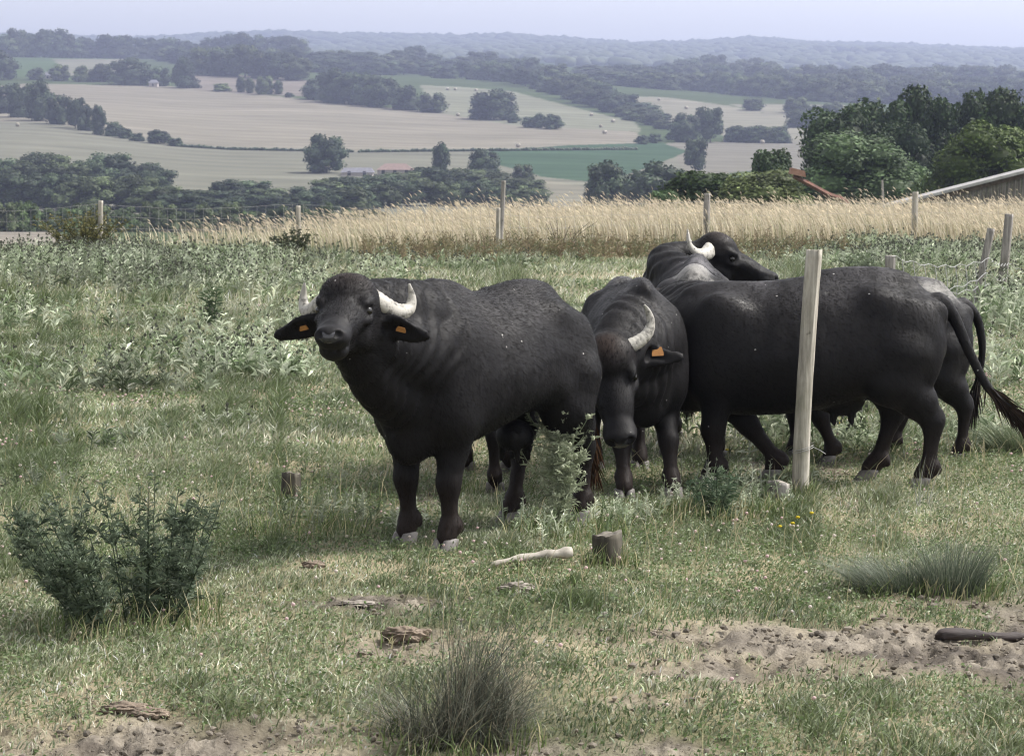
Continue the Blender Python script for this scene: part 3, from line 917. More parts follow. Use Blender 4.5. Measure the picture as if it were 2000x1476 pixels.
TORSO = [  # x, top, bottom, half width  (withers 1.38)
    (-0.80, 1.10, 0.84, 0.10), (-0.76, 1.20, 0.74, 0.20), (-0.64, 1.305, 0.66, 0.285), (-0.48, 1.36, 0.60, 0.335), (-0.34, 1.365, 0.55, 0.365),
    (-0.12, 1.348, 0.485, 0.40), (0.10, 1.350, 0.455, 0.405), (0.30, 1.372, 0.445, 0.365), (0.46, 1.385, 0.46, 0.315), (0.58, 1.355, 0.49, 0.265),
    (0.69, 1.27, 0.57, 0.20), (0.76, 1.16, 0.70, 0.12)]

def buffalo(label, pos, yaw_dir, s, poll_w, nose_w, up_hint=(0, 0, 1), feet=None, tail=None, h=0.014, mud=(), dust=0.6, brown=0.0, head=1.1, hairs=34000, withers=0.0, horn_pts=None, neck_r=1.0, neck_mid=(0, 0, 0), lx=1.0, horn_r=1.0, muzzle=1.0, leg_r=1.0, chest=0.0,
            ears=True, horn_scale=(1, 1), tags=(), width=1.0, belly=0.0, udder=None, neck_up=0.0, tuft_col=(0.02, 0.016, 0.014), ear_pose=((0.05, 1.0, -0.24), (0.05, 1.0, -0.24)), ear_n=(1.0, 0, -0.25), lo=None, hi=None, group="water buffalo in the pasture", legroom=None, ball=0.0):
    f2 = Vector((yaw_dir[0], yaw_dir[1])).normalized()
    yaw = math.atan2(f2.y, f2.x)
    px, py = pos
    z0 = gz(px, py)
    Rw = np.array([[f2.x, -f2.y, 0], [f2.y, f2.x, 0], [0, 0, 1]])
    SV = np.array([s * lx, s, s])
    def loc(w): return (np.array(w, float) - np.array([px, py, z0])) @ Rw / SV
    def dloc(d):
        d = np.array(d, float) @ Rw; return d / np.linalg.norm(d)
    poll = loc(poll_w)
    fx = dloc(nose_w); up = dloc(up_hint)
    sy = np.cross(up, fx); sy /= np.linalg.norm(sy)          # animal's left
    uz = np.cross(fx, sy)
    H = np.stack([fx, sy, uz], 1)                              # columns
    HS = head
    hp = lambda a, b, c: poll + H @ (np.array([a, b, c], float) * HS)
    feet = feet or [(0, 0)] * 4
    allp = [poll, hp(0.6, 0, 0), hp(0, 0.42, 0), hp(0, -0.42, 0)]
    lo_ = np.minimum(np.min(allp, 0) - 0.15, [-1.0, -0.55, -0.02]); hi_ = np.maximum(np.max(allp, 0) + 0.2, [0.95, 0.55, 1.5])
    lo_[2] = -0.03
    tl = tail or [(-0.77, 0, 1.16), (-0.88, 0, 1.02), (-0.90, 0, 0.75), (-0.88, 0.02, 0.50)]
    tl = bez(tl, 6)
    lo_ = np.minimum(lo_, tl.min(0) - 0.08); hi_ = np.maximum(hi_, tl.max(0) + 0.08); lo_[2] = -0.03
    fd = Field(lo_, hi_, h)
    st = [(a, b - withers * min(1, max(0, (a + 0.05) / 0.45)), c - belly * math.exp(-((a + 0.1) / 0.42) ** 2), d * width) for a, b, c, d in TORSO]
    st = [(a, b, c + chest * (a > 0.2), d) for a, b, c, d in st]
    fd.torso(st)
    # shoulders, hips, thighs
    for q in (1, -1):
        w = q * width
        fd.ell((0.45, w * 0.215, 0.95), (0.16, 0.085, 0.27), k=0.13)
        fd.ell((0.50, w * 0.20, 0.74), (0.13, 0.10, 0.18), k=0.08)
        fd.ell((-0.41, w * 0.215, 1.20), (0.05, 0.035, 0.04), k=0.14)
        fd.ell((-0.27, w * 0.51, 1.03), (0.14, 0.06, 0.18), k=0.20, sub=True)
        fd.ell((-0.74, w * 0.13, 1.12), (0.07, 0.05, 0.07), k=0.08)
        fd.ell((-0.58, w * 0.20, 0.87), (0.20, 0.115, 0.32), k=0.11)
    fd.ell((-0.36, 0, 1.325), (0.22, 0.05, 0.045), k=0.10)
    fd.ell((0.42, 0, 1.355 - withers * 1.3), (0.22, 0.05, 0.065), k=0.08)
    fd.ell((0.64, 0, 0.61), (0.11, 0.10, 0.14), k=0.10)
    # legs
    FR = []
    for i, q in ((0, 1), (1, -1)):
        dx, dy = feet[i]; y = q * 0.165 * width
        J = [(0.47, q * 0.19 * width, 0.70), (0.455, y * 1.0, 0.56), (0.475 + dx * 0.55, y + dy * 0.5, 0.375), (0.475 + dx * 0.62, y + dy * 0.6, 0.33),
             (0.46 + dx * 0.95, y + dy * 0.92, 0.145), (0.48 + dx, y + dy, 0.10), (0.495 + dx, y + dy, 0.075)]
        fd.chain(J, np.array([0.125, 0.094, 0.064, 0.054, 0.040, 0.049, 0.047]) * leg_r, 0.03)
        fd.ell(np.array(J[2]) + (0.012, 0, -0.005), np.array((0.056, 0.060, 0.062)) * leg_r, k=0.025)
        fd.ell(np.array(J[4]) + (-0.012, 0, 0.0), (0.062, 0.06, 0.05), k=0.03)
        for e in (1, -1):
            fd.ell(np.array(J[4]) + (-0.055, e * 0.026, -0.025), (0.02, 0.018, 0.03), k=0.02)
        FR.append(J[-1])
    for i, q in ((2, 1), (3, -1)):
        dx, dy = feet[i]; y = q * 0.175 * width
        J = [(-0.55, q * 0.20 * width, 0.86), (-0.50 + dx * 0.15, q * 0.215 * width, 0.68), (-0.61 + dx * 0.40, y + dy * 0.3, 0.56), (-0.665 + dx * 0.72, y + dy * 0.6, 0.43),
             (-0.665 + dx * 0.78, y + dy * 0.65, 0.37), (-0.63 + dx * 0.96, y + dy * 0.95, 0.145), (-0.605 + dx, y + dy, 0.10), (-0.59 + dx, y + dy, 0.075)]
        fd.chain(J, np.array([0.19, 0.150, 0.112, 0.061, 0.046, 0.039, 0.049, 0.047]) * np.array([1, 1, 1, leg_r, leg_r, leg_r, leg_r, leg_r]), 0.03)
        fd.ell(np.array(J[3]) + (-0.028, 0, 0.02), (0.045, 0.048, 0.07), k=0.03)
        fd.ell(np.array(J[5]) + (-0.010, 0, 0.0), (0.058, 0.056, 0.048), k=0.03)
        fd.cone((-0.36, q * 0.24 * width, 0.80), (-0.46, q * 0.22 * width, 0.64), 0.06, 0.04, 0.12)
        for e in (1, -1):
            fd.ell(np.array(J[5]) + (-0.052, e * 0.024, -0.025), (0.02, 0.018, 0.03), k=0.02)
        FR.append(J[-1])
    if udder:
        ux = udder
        fd.ell((ux, 0, 0.53), (0.12, 0.10, 0.09), k=0.06)
        for e in (1, -1):
            for o in (0.05, -0.05):
                fd.cone((ux + o, e * 0.05, 0.47), (ux + o, e * 0.055, 0.40), 0.02, 0.016, 0.02)
    # neck
    nb = np.array([0.50, 0, 1.02 - withers * 0.7]); nt_ = hp(0.02, 0, -0.15)
    NM = np.array(neck_mid, float)
    mid = (nb + nt_) / 2 + np.array([0.10, 0, 0.0 + neck_up]) + NM
    c1 = bez([nb, mid, nt_], 5)
    fd.chain(c1, np.linspace(0.265, 0.135 * neck_r, len(c1)), 0.06)
    ub = np.array([0.42, 0, 1.18 - withers]); ut = hp(-0.035, 0, -0.09)
    c2 = bez([ub, (ub + ut) / 2 + np.array([0.02, 0, 0.05 + neck_up]) + NM, ut], 5)
    fd.chain(c2, np.linspace(0.165, 0.095 * neck_r, len(c2)), 0.07)
    lb = np.array([0.62, 0, 0.78]); lt = hp(0.10, 0, -0.21)
    c3 = bez([lb, (lb + lt) / 2 + np.array([0.03, 0, -0.05]) + NM, lt], 5)
    fd.chain(c3, np.linspace(0.13, 0.07, len(c3)), 0.07)
    # head
    e3 = lambda c, r, k=0.04, sub=False, A=None: fd.ell(hp(*c), np.array(r) * HS, H if A is None else A, k, sub)
    e3((0.045, 0, -0.055), (0.125, 0.136, 0.125), 0.05)
    e3((0.075, 0, 0.012), (0.115, 0.112, 0.075), 0.05)
    fd.cone(hp(0.12, 0, -0.055), hp(0.40, 0, -0.078), 0.098, 0.066, 0.05)
    for q in (1, -1):
        e3((0.13, q * 0.085, -0.045), (0.075, 0.036, 0.05), 0.035)
        e3((0.155, q * 0.098, -0.008), (0.055, 0.028, 0.024), 0.02)
        e3((0.19, q * 0.108, -0.078), (0.05, 0.02, 0.018), 0.02)
        e3((0.12, q * 0.068, -0.155), (0.115, 0.05, 0.085), 0.04)
        e3((0.30, q * 0.05, -0.085), (0.11, 0.032, 0.05), 0.04)
    e3((0.24, 0, -0.060), (0.16, 0.090, 0.058), 0.05)
    fd.cone(hp(0.14, 0, -0.18), hp(0.40, 0, -0.155), 0.065, 0.050, 0.05)
    e3((0.445, 0, -0.088), (0.070, 0.086 * muzzle, 0.064 * muzzle), 0.04)
    e3((0.485, 0, -0.070), (0.042, 0.078 * muzzle, 0.046 * muzzle), 0.025)
    e3((0.42, 0, -0.155), (0.06, 0.060, 0.036), 0.04)
    for q in (1, -1):
        e3((0.524, q * 0.048 * muzzle, -0.058), (0.036, 0.022, 0.020), 0.012, True)
        e3((0.178, q * 0.125, -0.042), (0.026, 0.020, 0.017), 0.016, True)
        # mouth corner line
        fd.cone(hp(0.505, 0, -0.137), hp(0.40, q * 0.085, -0.128), 0.003, 0.003, 0.012, True)
    # ears
    EAR = []
    for q, ep in ((1, ear_pose[0]), (-1, ear_pose[1])):
        a = np.array([ep[0], q * ep[1], ep[2]]); a /= np.linalg.norm(a)
        nn = np.array(ear_n, float); nn -= a * (nn @ a); nn /= np.linalg.norm(nn)
        bb = np.cross(nn, a)
        A = H @ np.stack([a, bb, nn], 1)
        eb = np.array([0.025, q * 0.112, -0.135])
        c = eb + a * 0.125
        fd.cone(hp(*(eb)), hp(*(eb + a * 0.09)), 0.042, 0.034, 0.03)
        fd.ell(hp(*(c - a * 0.035)), (0.095 * HS / 1.1, 0.066 * HS / 1.1, 0.0225), A, 0.02)
        fd.ell(hp(*(c + a * 0.045 - bb * np.sign(bb[2]) * 0.012)), (0.090 * HS / 1.1, 0.042 * HS / 1.1, 0.0195), A, 0.03)
        fd.ell(hp(*(c + nn * 0.030 - a * 0.005)), (0.10 * HS / 1.1, 0.046 * HS / 1.1, 0.028), A, 0.012, True)
        EAR.append((c, a, bb, nn))
    # tail
    fd.chain(tl, np.interp(np.linspace(0, 1, len(tl)), [0, 0.2, 1], [0.048, 0.028, 0.015]), 0.03)
    V, F = fd.mesh()
    # skin relief: ribs, loose folds of the neck, small unevenness
    e1 = V[F[:, 2]] - V[F[:, 0]]; e2 = V[F[:, 3]] - V[F[:, 1]]
    fn = np.cross(e1, e2)
    VN = np.zeros_like(V)
    for q in range(4): np.add.at(VN, F[:, q], fn)
    VN /= np.linalg.norm(VN, axis=1)[:, None] + 1e-12
    n1 = fbm(V[:, 0] * 9 + V[:, 2] * 3, V[:, 1] * 9 - V[:, 2] * 6, 7, 3) - 0.5
    n2 = fbm(V[:, 0] * 3 + 5, V[:, 2] * 3 + V[:, 1], 17, 2) - 0.5
    body_m = np.clip((V[:, 2] - 0.35) / 0.3, 0, 1) * np.clip(1.2 - np.linalg.norm(V - hp(0.2, 0, 0), axis=1) * -2.2 - 1.0, 0, 1)
    ax_ = hp(0, 0, -0.1) - np.array([0.45, 0, 1.0]); al = np.linalg.norm(ax_); ax_ /= al
    tn = (V - np.array([0.45, 0, 1.0])) @ ax_
    nm = np.clip((tn - 0.08) / 0.1, 0, 1) * np.clip((al - 0.05 - tn) / 0.1, 0, 1) * (V[:, 2] > 0.6)
    fold = np.sin(tn * 70 + n2 * 14 + n1 * 4)
    rib = np.sin(V[:, 0] * 52 + n2 * 3) * np.clip(1 - np.abs(V[:, 2] - 0.88) / 0.22, 0, 1) * np.clip(1 - np.abs(V[:, 0] - 0.05) / 0.28, 0, 1)
    V = V + VN * (n1 * 0.006 * body_m + nm * fold * 0.0055 + rib * 0.0035)[:, None]
    # stains: dried mud (crust), dust on the back, brown hair low on the legs
    nz = fbm(V[:, 0] * 5, V[:, 1] * 5 + V[:, 2] * 3, 77, 3)
    mv = np.zeros(len(V))
    for (x, y, z, r, a) in mud:
        mv = np.maximum(mv, a * np.exp(-(((V - (x, y, z)) / r) ** 2).sum(1)))
    dv = dust * np.clip((V[:, 2] - 1.12) / 0.22, 0, 1) * np.clip((0.75 - V[:, 0]) / 0.2, 0, 1) * np.clip(nz * 3.2 - 1.0, 0, 1.4)
    bv = np.clip((0.45 - V[:, 2]) / 0.3, 0, 1) * 0.35 + 0.6 * np.exp(-(((V - hp(0.04, 0, 0.07)) / 0.11) ** 2).sum(1)) + brown * nz
    me = mesh_np("body", V, F, True, None, [M['hide']])
    at = me.attributes.new("mud", 'FLOAT_COLOR', 'POINT')
    at.data.foreach_set("color", np.stack([mv, dv, bv, np.ones(len(V))], 1).astype(np.float32).ravel())
    root = empty("water_buffalo", (px, py, z0), yaw)
    root.scale = (s * lx, s, s)
    tag(root, label, "buffalo", group)
    body = obj("body", me, root)
    # thin coat of short hair lying along the body
    r = rs(int(abs(px * 777)) + 9)
    fi = r.integers(0, len(F), int(hairs * 1.15))
    w4 = r.dirichlet((1, 1, 1, 1), len(fi))
    Pt = (V[F[fi]] * w4[..., None]).sum(1); Nn = VN[F[fi, 0]]
    ok = (np.linalg.norm(Pt - hp(0.49, 0, -0.08), axis=1) > 0.13 * HS) & (Pt[:, 2] > 0.07)
    ok &= mv[F[fi, 0]] < r.uniform(0.35, 0.95, len(fi))
    dvh = dv[F[fi, 0]][ok]; Pt, Nn = Pt[ok], Nn[ok]; nh = len(Pt)
    dh = np.linalg.norm(Pt - hp(0.2, 0, -0.08), axis=1)
    fl = np.tile(np.array([-0.55, 0, -0.75]), (nh, 1))
    fl[dh < 0.34] = -fx * 0.8 + np.array([0, 0, -0.2])
    fl[Pt[:, 2] < 0.5] = (-0.1, 0, -1)
    wv = fbm(Pt[:, 0] * 2.5, Pt[:, 2] * 2.5 + Pt[:, 1] * 2, 5, 2)[:, None] - 0.5
    fl = fl + r.normal(0, 0.28, (nh, 3)) + wv * np.array([1.2, 0, 0.4])
    fl -= Nn * (fl * Nn).sum(1)[:, None]; fl /= np.linalg.norm(fl, axis=1)[:, None] + 1e-9
    up_b = np.clip((Pt[:, 2] - 1.15) / 0.2, 0, 1)
    D = fl + Nn * r.uniform(0.10, 0.45, nh)[:, None]
    HL = r.uniform(0.010, 0.028, nh) / s
    side = np.cross(Nn, fl)
    v = np.stack([Pt - side * 0.0012, Pt + side * 0.0012, Pt + D * HL[:, None]], 1).reshape(-1, 3)
    f = np.arange(3 * nh).reshape(nh, 3)
    hc = np.array([0.0065, 0.006, 0.0063]) * np.exp(r.normal(0, 0.5, nh))[:, None]
    hc = hc + np.array([0.04, 0.037, 0.036]) * (dvh * r.uniform(0.2, 1, nh))[:, None]
    low = np.clip((0.5 - Pt[:, 2]) / 0.3, 0, 1)[:, None] * r.uniform(0, 1, (nh, 1))
    hc = hc + low * np.array([0.016, 0.009, 0.005])
    obj("hair", mesh_np("hair", v, f, False, np.repeat(hc, 3, 0), [M['hair']]), root)
    # horns
    for i, q in enumerate((1, -1)):
        hs = horn_scale[i]
        pts = horn_pts or [(0.03, 0.095, -0.020), (0.00, 0.150, -0.068), (-0.05, 0.200, -0.108), (-0.10, 0.236, -0.108), (-0.130, 0.246, -0.065), (-0.128, 0.236, -0.002)]
        pts = [np.array(pts[0]) + (np.array(p) - pts[0]) * hs for p in pts]
        C = np.array([hp(p[0], q * p[1], p[2]) for p in bez(pts, 7)])
        t = np.linspace(0, 1, len(C))
        rad = horn_r * HS / 1.1 * np.interp(t, [0, 0.15, 0.5, 0.8, 1], [0.056, 0.055, 0.042, 0.025, 0.007]) * (1 + 0.05 * np.sin(t * 75) * (t < 0.6))
        v, f = tube(C, rad, 12, 0.72, up=H @ np.array([0.5, 0, 0.85]))
        obj("horn", mesh_np("horn", v, f, True, None, [M['horn']]), root)
        ey = ICO2[0] * 0.022 * HS + hp(0.178, q * 0.104, -0.044)
        obj("eye", mesh_np("eye", ey, ICO2[1], True, None, [M['eye']]), root)
    # wet nose pad
    nv = ICO3[0].copy()
    keep = nv
    nvv = np.array([hp(0.487 + p[0] * 0.0425, p[1] * 0.060 * muzzle, -0.074 + p[2] * 0.0405 * muzzle) for p in nv])
    ok = nv[ICO3[1]].mean(1)
    msk = (ok[:, 0] > 0.25) & ~((np.abs(np.abs(ok[:, 1]) - 0.74) < 0.22) & (ok[:, 2] > 0.0) & (ok[:, 2] < 0.75))
    fk = ICO3[1][msk]
    obj("nose", mesh_np("nose", nvv, fk, True, None, [M['nose']]), root)
    # hooves: two claws each
    for (x, y, z) in FR:
        parts = []
        for e in (1, -1):
            n1, n2 = 12, 6
            Vv = []
            for j in range(n2 + 1):
                t = j / n2
                th = np.linspace(0, 2 * np.pi, n1, endpoint=False)
                fl = 0.072 - 0.016 * t; fw = 0.036 - 0.006 * t
                cx = x + 0.022 - 0.034 * t
                pr = np.where(np.cos(th) > 0, 1.0, 0.62)
                Vv.append(np.stack([cx + np.cos(th) * fl * pr, y + e * 0.036 + np.sin(th) * fw - e * 0.006 * np.cos(th), np.full(n1, 0.0 + t * 0.072)], 1))
            Vv = np.concatenate(Vv + [[[x - 0.012, y + e * 0.034, 0.085]]])
            Ff = [(j * n1 + k, j * n1 + (k + 1) % n1, (j + 1) * n1 + (k + 1) % n1, (j + 1) * n1 + k) for j in range(n2) for k in range(n1)]
            Ff += [(n2 * n1 + k, n2 * n1 + (k + 1) % n1, n2 * n1 + (k + 2) % n1, len(Vv) - 1) for k in range(0, n1, 2)]
            parts.append((Vv, np.array(Ff)))
        v, f = joinVF(parts)
        obj("hoof", mesh_np("hoof", v, f, True, None, [M['hoof']]), root)
    # tail tuft
    r = rs(int(abs(px * 1000)) + 3)
    n = 260
    e = tl[-1]; d = tl[-1] - tl[-4]; d /= np.linalg.norm(d)
    B = tl[np.clip(len(tl) - 1 - (r.uniform(0, 1, n) ** 1.5 * 7).astype(int), 0, len(tl) - 1)] + r.normal(0, 0.012, (n, 3))
    D = d + r.normal(0, 0.22, (n, 3)) + np.array([0, 0, -0.25])
    v, f = leafs(B, D, r.uniform(0.10, 0.24, n), 0.012, r, 0.1, 0.1)
    cc = np.repeat(np.array(tuft_col) * np.exp(r.normal(0, 0.4, n))[:, None], 4, 0)
    obj("tail_tuft", mesh_np("tail_tuft", v, f, False, cc, [M['hair']]), root)
    # ear tags
    for (q, kind, along, down, sz) in tags:
        c, a, bb, nn = EAR[0 if q > 0 else 1]
        A = H @ np.stack([a, bb, nn], 1)
        o = hp(*(c + a * along + nn * 0.012 + bb * (down if A[2, 1] > 0 else -down)))
        sgn = 1 if A[2, 1] > 0 else -1
        w0, h0 = sz
        prof = [(-w0 * 0.35, h0 * 0.5), (w0 * 0.35, h0 * 0.5), (w0 * 0.5, -h0 * 0.15), (w0 * 0.5, -h0 * 0.5), (-w0 * 0.5, -h0 * 0.5), (-w0 * 0.5, -h0 * 0.15)]
        Vv = np.array([o + A @ np.array([p, sgn * qv, zz]) for zz in (0.004, -0.004) for p, qv in prof])
        quads = [(0, 1, 2, 5), (5, 2, 3, 4), (7, 6, 11, 8), (8, 11, 10, 9)] + [(i, i + 6, (i + 1) % 6 + 6, (i + 1) % 6) for i in range(6)]
        obj("ear_tag", mesh_np("ear_tag", Vv, np.array(quads), False, None, [M[kind]]), root)
    return root

G1f = [G(800, 1058), G(868, 1062)]
# 1: the front animal, looking at the camera
D1 = Vector((-0.60, -0.80))
mid = (G(802, 1052) + G(868, 1056)) / 2
c1 = Vector((mid.x - 0.005, mid.y - 0.22)) - D1 * 0.49
buffalo("large black front buffalo facing the camera, muzzle raised, ears spread, curved white horns",
        (c1.x, c1.y), D1, 0.985, P(686, 567, 11.2), (-0.12, -0.95, -0.19), head=1.14, muzzle=0.86, horn_r=0.92, hairs=70000, feet=[(0.02, 0.0), (-0.02, 0.0), (-0.10, 0.0), (0.16, 0.03)],
        tail=[(-0.77, 0, 1.16), (-0.88, -0.02, 1.02), (-0.93, 0.03, 0.75), (-0.95, 0.06, 0.52), (-0.93, 0.08, 0.36)], h=0.0105, dust=0.22, belly=-0.17, chest=0.02, leg_r=0.96, width=0.94, udder=-0.30,
        tags=((1, 'ear_tag', -0.01, 0.0, (0.05, 0.026)), (-1, 'ear_tag', -0.02, 0.0, (0.045, 0.024)), (1, 'tag_red', -0.07, -0.085, (0.03, 0.03))),
        tuft_col=(0.045, 0.024, 0.012))
# 2: smaller one beside its rump, head lowered towards the camera
D2 = Vector((0.10, -1.0))
c2 = Vector((0.80, 13.92)) - D2 * 0.49 * 0.93
buffalo("smaller black buffalo with lowered head and upright horn, beside the front buffalo's rump",
        (c2.x, c2.y), D2, 0.93, P(1186, 672, 13.42), (0.10, -0.55, -0.83), up_hint=(-0.1, -0.7, 0.4), feet=[(0.22, 0.02), (0.26, 0.0), (0, 0), (0, 0)], h=0.0125,
        dust=0.9, mud=[(-0.25, 0.0, 1.36, (0.25, 0.20, 0.12), 0.55), (0.42, -0.1, 1.32, (0.12, 0.1, 0.12), 0.5)],
        tags=((1, 'ear_tag', 0.0, 0.02, (0.075, 0.06)),), ear_pose=((0.10, 1.0, 0.0), (0.10, 1.0, 0.0)), ear_n=(0.1, 0, 1.0), head=1.3, horn_r=0.70, horn_scale=(0.80, 0.80), width=0.92, horn_pts=[(0.03, 0.10, 0.0), (0.0, 0.165, -0.015), (-0.05, 0.228, -0.02), (-0.115, 0.258, 0.0), (-0.165, 0.25, 0.05), (-0.185, 0.235, 0.10)])
# 3: broadside behind the post
D3 = Vector((-1.0, 0.05))
c3 = Vector((1.80, 14.25))
buffalo("big black buffalo broadside behind the leaning post, its head hidden behind the smaller buffalo",
        (c3.x, c3.y), D3, 0.985, (0.98, 14.95, 1.10), (-0.15, 0.75, -0.62), withers=0.11, hairs=45000, lx=1.14, feet=[(0.0, 0), (-0.37, 0.0), (-0.09, 0), (0.165, 0)], h=0.013, dust=0.55,
        mud=[(0.27, 0.27, 1.17, (0.16, 0.16, 0.09), 0.60), (-0.05, 0.25, 1.24, (0.28, 0.2, 0.09), 0.47), (-0.5, 0.3, 1.15, (0.2, 0.2, 0.25), 0.30), (-0.72, 0.2, 0.45, (0.1, 0.1, 0.06), 0.4)], udder=-0.25,
        tail=[(-0.77, 0, 1.19), (-0.86, 0.0, 1.08), (-0.95, 0.03, 0.85), (-1.06, 0.06, 0.62), (-1.20, 0.08, 0.48)], tuft_col=(0.022, 0.015, 0.011))
# 4: faces away, head turned to the right
D4 = Vector((0.10, 1.0))
c4 = Vector((1.29, 15.95))
buffalo("mud crusted buffalo seen from behind, its horned head turned right above the others' backs",
        (c4.x, c4.y), D4, 0.95, P(1386, 473, 16.9), (0.88, -0.06, -0.36), head=1.16, h=0.0125, dust=1.3, neck_r=0.80, neck_mid=(0.10, 0.26, 0.0), horn_pts=[(0.02, 0.10, -0.035), (0.0, 0.19, -0.075), (-0.05, 0.27, -0.09), (-0.12, 0.31, -0.06), (-0.165, 0.30, 0.015)],
        mud=[(-0.5, 0.0, 1.36, (0.45, 0.28, 0.16), 0.72), (0.2, 0, 1.3, (0.3, 0.3, 0.1), 0.5), (1.0, -0.1, 1.5, (0.05, 0.05, 0.05), 0.5)], neck_up=0.0, horn_scale=(1.0, 1.0),
        ear_pose=((-0.45, 0.8, -0.75), (-0.45, 0.8, -0.55)), tags=((-1, 'ear_tag', 0.0, 0.02, (0.05, 0.05)),))
# 5: behind the broadside one, only rump and legs stand out
D5 = Vector((-0.97, -0.12))
c5 = Vector((2.40, 15.5))
buffalo("buffalo with whitish mud on its rump, behind the broadside one, tail at the right",
        (c5.x, c5.y), D5, 0.91, (1.35, 15.9, 0.85), (-0.6, 0.5, -0.6), withers=0.16, feet=[(-0.2, 0), (0.0, 0.0), (-0.10, 0), (0.34, 0)], h=0.016, dust=1.0,
        mud=[(-0.55, 0.1, 1.30, (0.32, 0.35, 0.20), 0.68)],
        tail=[(-0.77, 0, 1.19), (-0.88, 0.0, 1.08), (-0.93, 0.0, 0.85), (-0.90, 0.0, 0.60), (-0.86, 0.0, 0.42)])
# 6: young one hidden by the front animal
D6 = Vector((0.10, 1.0))
c6 = Vector((-0.20, 14.25))
buffalo("young buffalo hidden behind the front one, only its dark legs showing under that one's belly",
        (c6.x, c6.y), D6, 0.84, (-0.1, 15.1, 0.75), (0.05, 0.6, -0.8), h=0.02, dust=0.3)
# ------------------------------------------------------------------ fences, posts, stumps, shed, farm
def post(base, top, r0, r1, label, mat, seed, group=None, square=0.5, slant_top=0.0, name="fence_post", cat="post", sub=0.12, chip=0.22):
    """split or round wooden post with an uneven section, chipped edges and a cut top"""
    r = rs(seed)
    base = np.array(base, float); top = np.array(top, float)
    L = np.linalg.norm(top - base); d = (top - base) / L
    ns, nr = 24, max(10, int(L / 0.04))
    A = np.cross(d, [0.2, 1, 0.1]); A /= np.linalg.norm(A); B = np.cross(d, A)
    th = np.linspace(0, 2 * np.pi, ns, endpoint=False)
    sq = 1 / np.maximum(np.abs(np.cos(th + 0.3)), np.abs(np.sin(th + 0.3)))
    prof = (1 - square) + square * sq * 0.86
    V = []
    for i in range(nr + 1):
        t = i / nr
        rad = (r0 + (r1 - r0) * t) * prof * (1.01 - chip / 2 + chip * fbm(np.cos(th) * 1.7 + seed, np.sin(th) * 1.7 + t * L * 2.0, seed, 3) + (chip - 0.2) * 0.5 * (fbm(np.cos(th) * 5 + seed, np.sin(th) * 5 + t * L * 6.0, seed + 3, 3) - 0.5))
        crack = 1 - 0.16 * np.clip(1 - np.abs(((th - r0 * 10 - 1.2 - 0.2 * np.sin(t * 5)) % 6.28) - 0.2) / 0.16, 0, 1)
        wob = np.array([math.sin(t * 3 + seed), math.cos(t * 4 + seed), 0]) * 0.006 * L
        z = t * L * 1.0
        tl = slant_top * np.cos(th) * r1 * (t > 0.999) + ((r.uniform(-0.0015, 0.0015, ns) + (chip - 0.22) * 0.09 * (fbm(np.cos(th) * 2 + seed, np.sin(th) * 2, seed + 8, 3) - 0.5)) if i == nr else 0)
        V.append(base - d * sub + d * ((z + sub * (1 - t) * 0)[None] if False else 0) + wob + d * (z * (L + sub) / L) + (rad * crack * np.cos(th))[:, None] * A + (rad * crack * np.sin(th))[:, None] * B + np.outer(np.broadcast_to(tl, (ns,)), d))
    V = np.concatenate(V)
    V = np.vstack([V, V[-ns:].mean(0) * 0.35 + V[-ns:] * 0.65 - d * 0.002, V[-ns:].mean(0)[None] - d * 0.004])
    F = [(i * ns + j, i * ns + (j + 1) % ns, (i + 1) * ns + (j + 1) % ns, (i + 1) * ns + j) for i in range(nr) for j in range(ns)]
    o = (nr) * ns
    F += [(o + j, o + (j + 1) % ns, o + ns + (j + 1) % ns, o + ns + j) for j in range(ns)]
    c = len(V) - 1
    F += [(o + ns + j, o + ns + (j + 1) % ns, o + ns + (j + 2) % ns, c) for j in range(0, ns, 2)]
    mi = np.zeros(len(F), int); mi[nr * ns:] = 1
    O = obj(name, mesh_np(name, V - base, np.array(F), True, None, [mat, M['stump_top'] if mat is M['stump'] else M['cut_wood']], mi), None, base)
    tag(O, label, cat, group)
    return O

def on(px, py):
    g = G(px, py); return Vector((g.x, g.y, gz(g.x, g.y)))

FP = "posts of the old pasture fences"
b0 = on(1562, 968); t0 = P(1592, 488, b0.y + 0.02)
near_post = post(b0, t0, 0.053, 0.047, "tall pale leaning wooden post standing in front of the broadside buffalo", M['post'], 3, FP, 0.55, chip=0.34)
wp = []
ax = np.array(t0 - b0); L = np.linalg.norm(ax); ax /= L
c = ax * 0.29
th = np.linspace(0, 4 * np.pi, 50)
ring = np.stack([np.cos(th) * 0.062, np.sin(th) * 0.062, np.linspace(0.01, -0.015, 50) + 0.02 * np.cos(th)], 1) + c
v, f = tube(np.vstack([ring, [c + (0.10, -0.05, -0.01)], [c + (0.13, -0.06, -0.03)]]), 0.0022, 5)
obj("wire_tie", mesh_np("wire_tie", v, f, True, None, [M['wire']]), near_post)
def fp(px, top, base, Y, r, label, mat, seed, lean=0.0, sq=0.4):
    tpt = P(px, top, Y)
    x0 = tpt.x - lean; z = gz(x0, Y)
    return post((x0, Y, z), tpt, r, r * 0.9, label, mat, seed, FP, sq)
fp(196, 392, 470, 48.0, 0.055, "pale thin post rising from the bramble bush at the left end of the far fence", M['post'], 11, 0.02)
fp(582, 402, 480, 50.0, 0.055, "pale post with rounded top in the far fence, dark weeds round its foot", M['post'], 12, 0.0, 0.1)
fp(984, 353, 490, 47.5, 0.052, "taller grey post of the close pair in the far fence", M['post_grey'], 13, 0.10)
fp(974, 406, 495, 46.2, 0.045, "shorter pale post of the close pair in the far fence", M['post'], 14, 0.02)
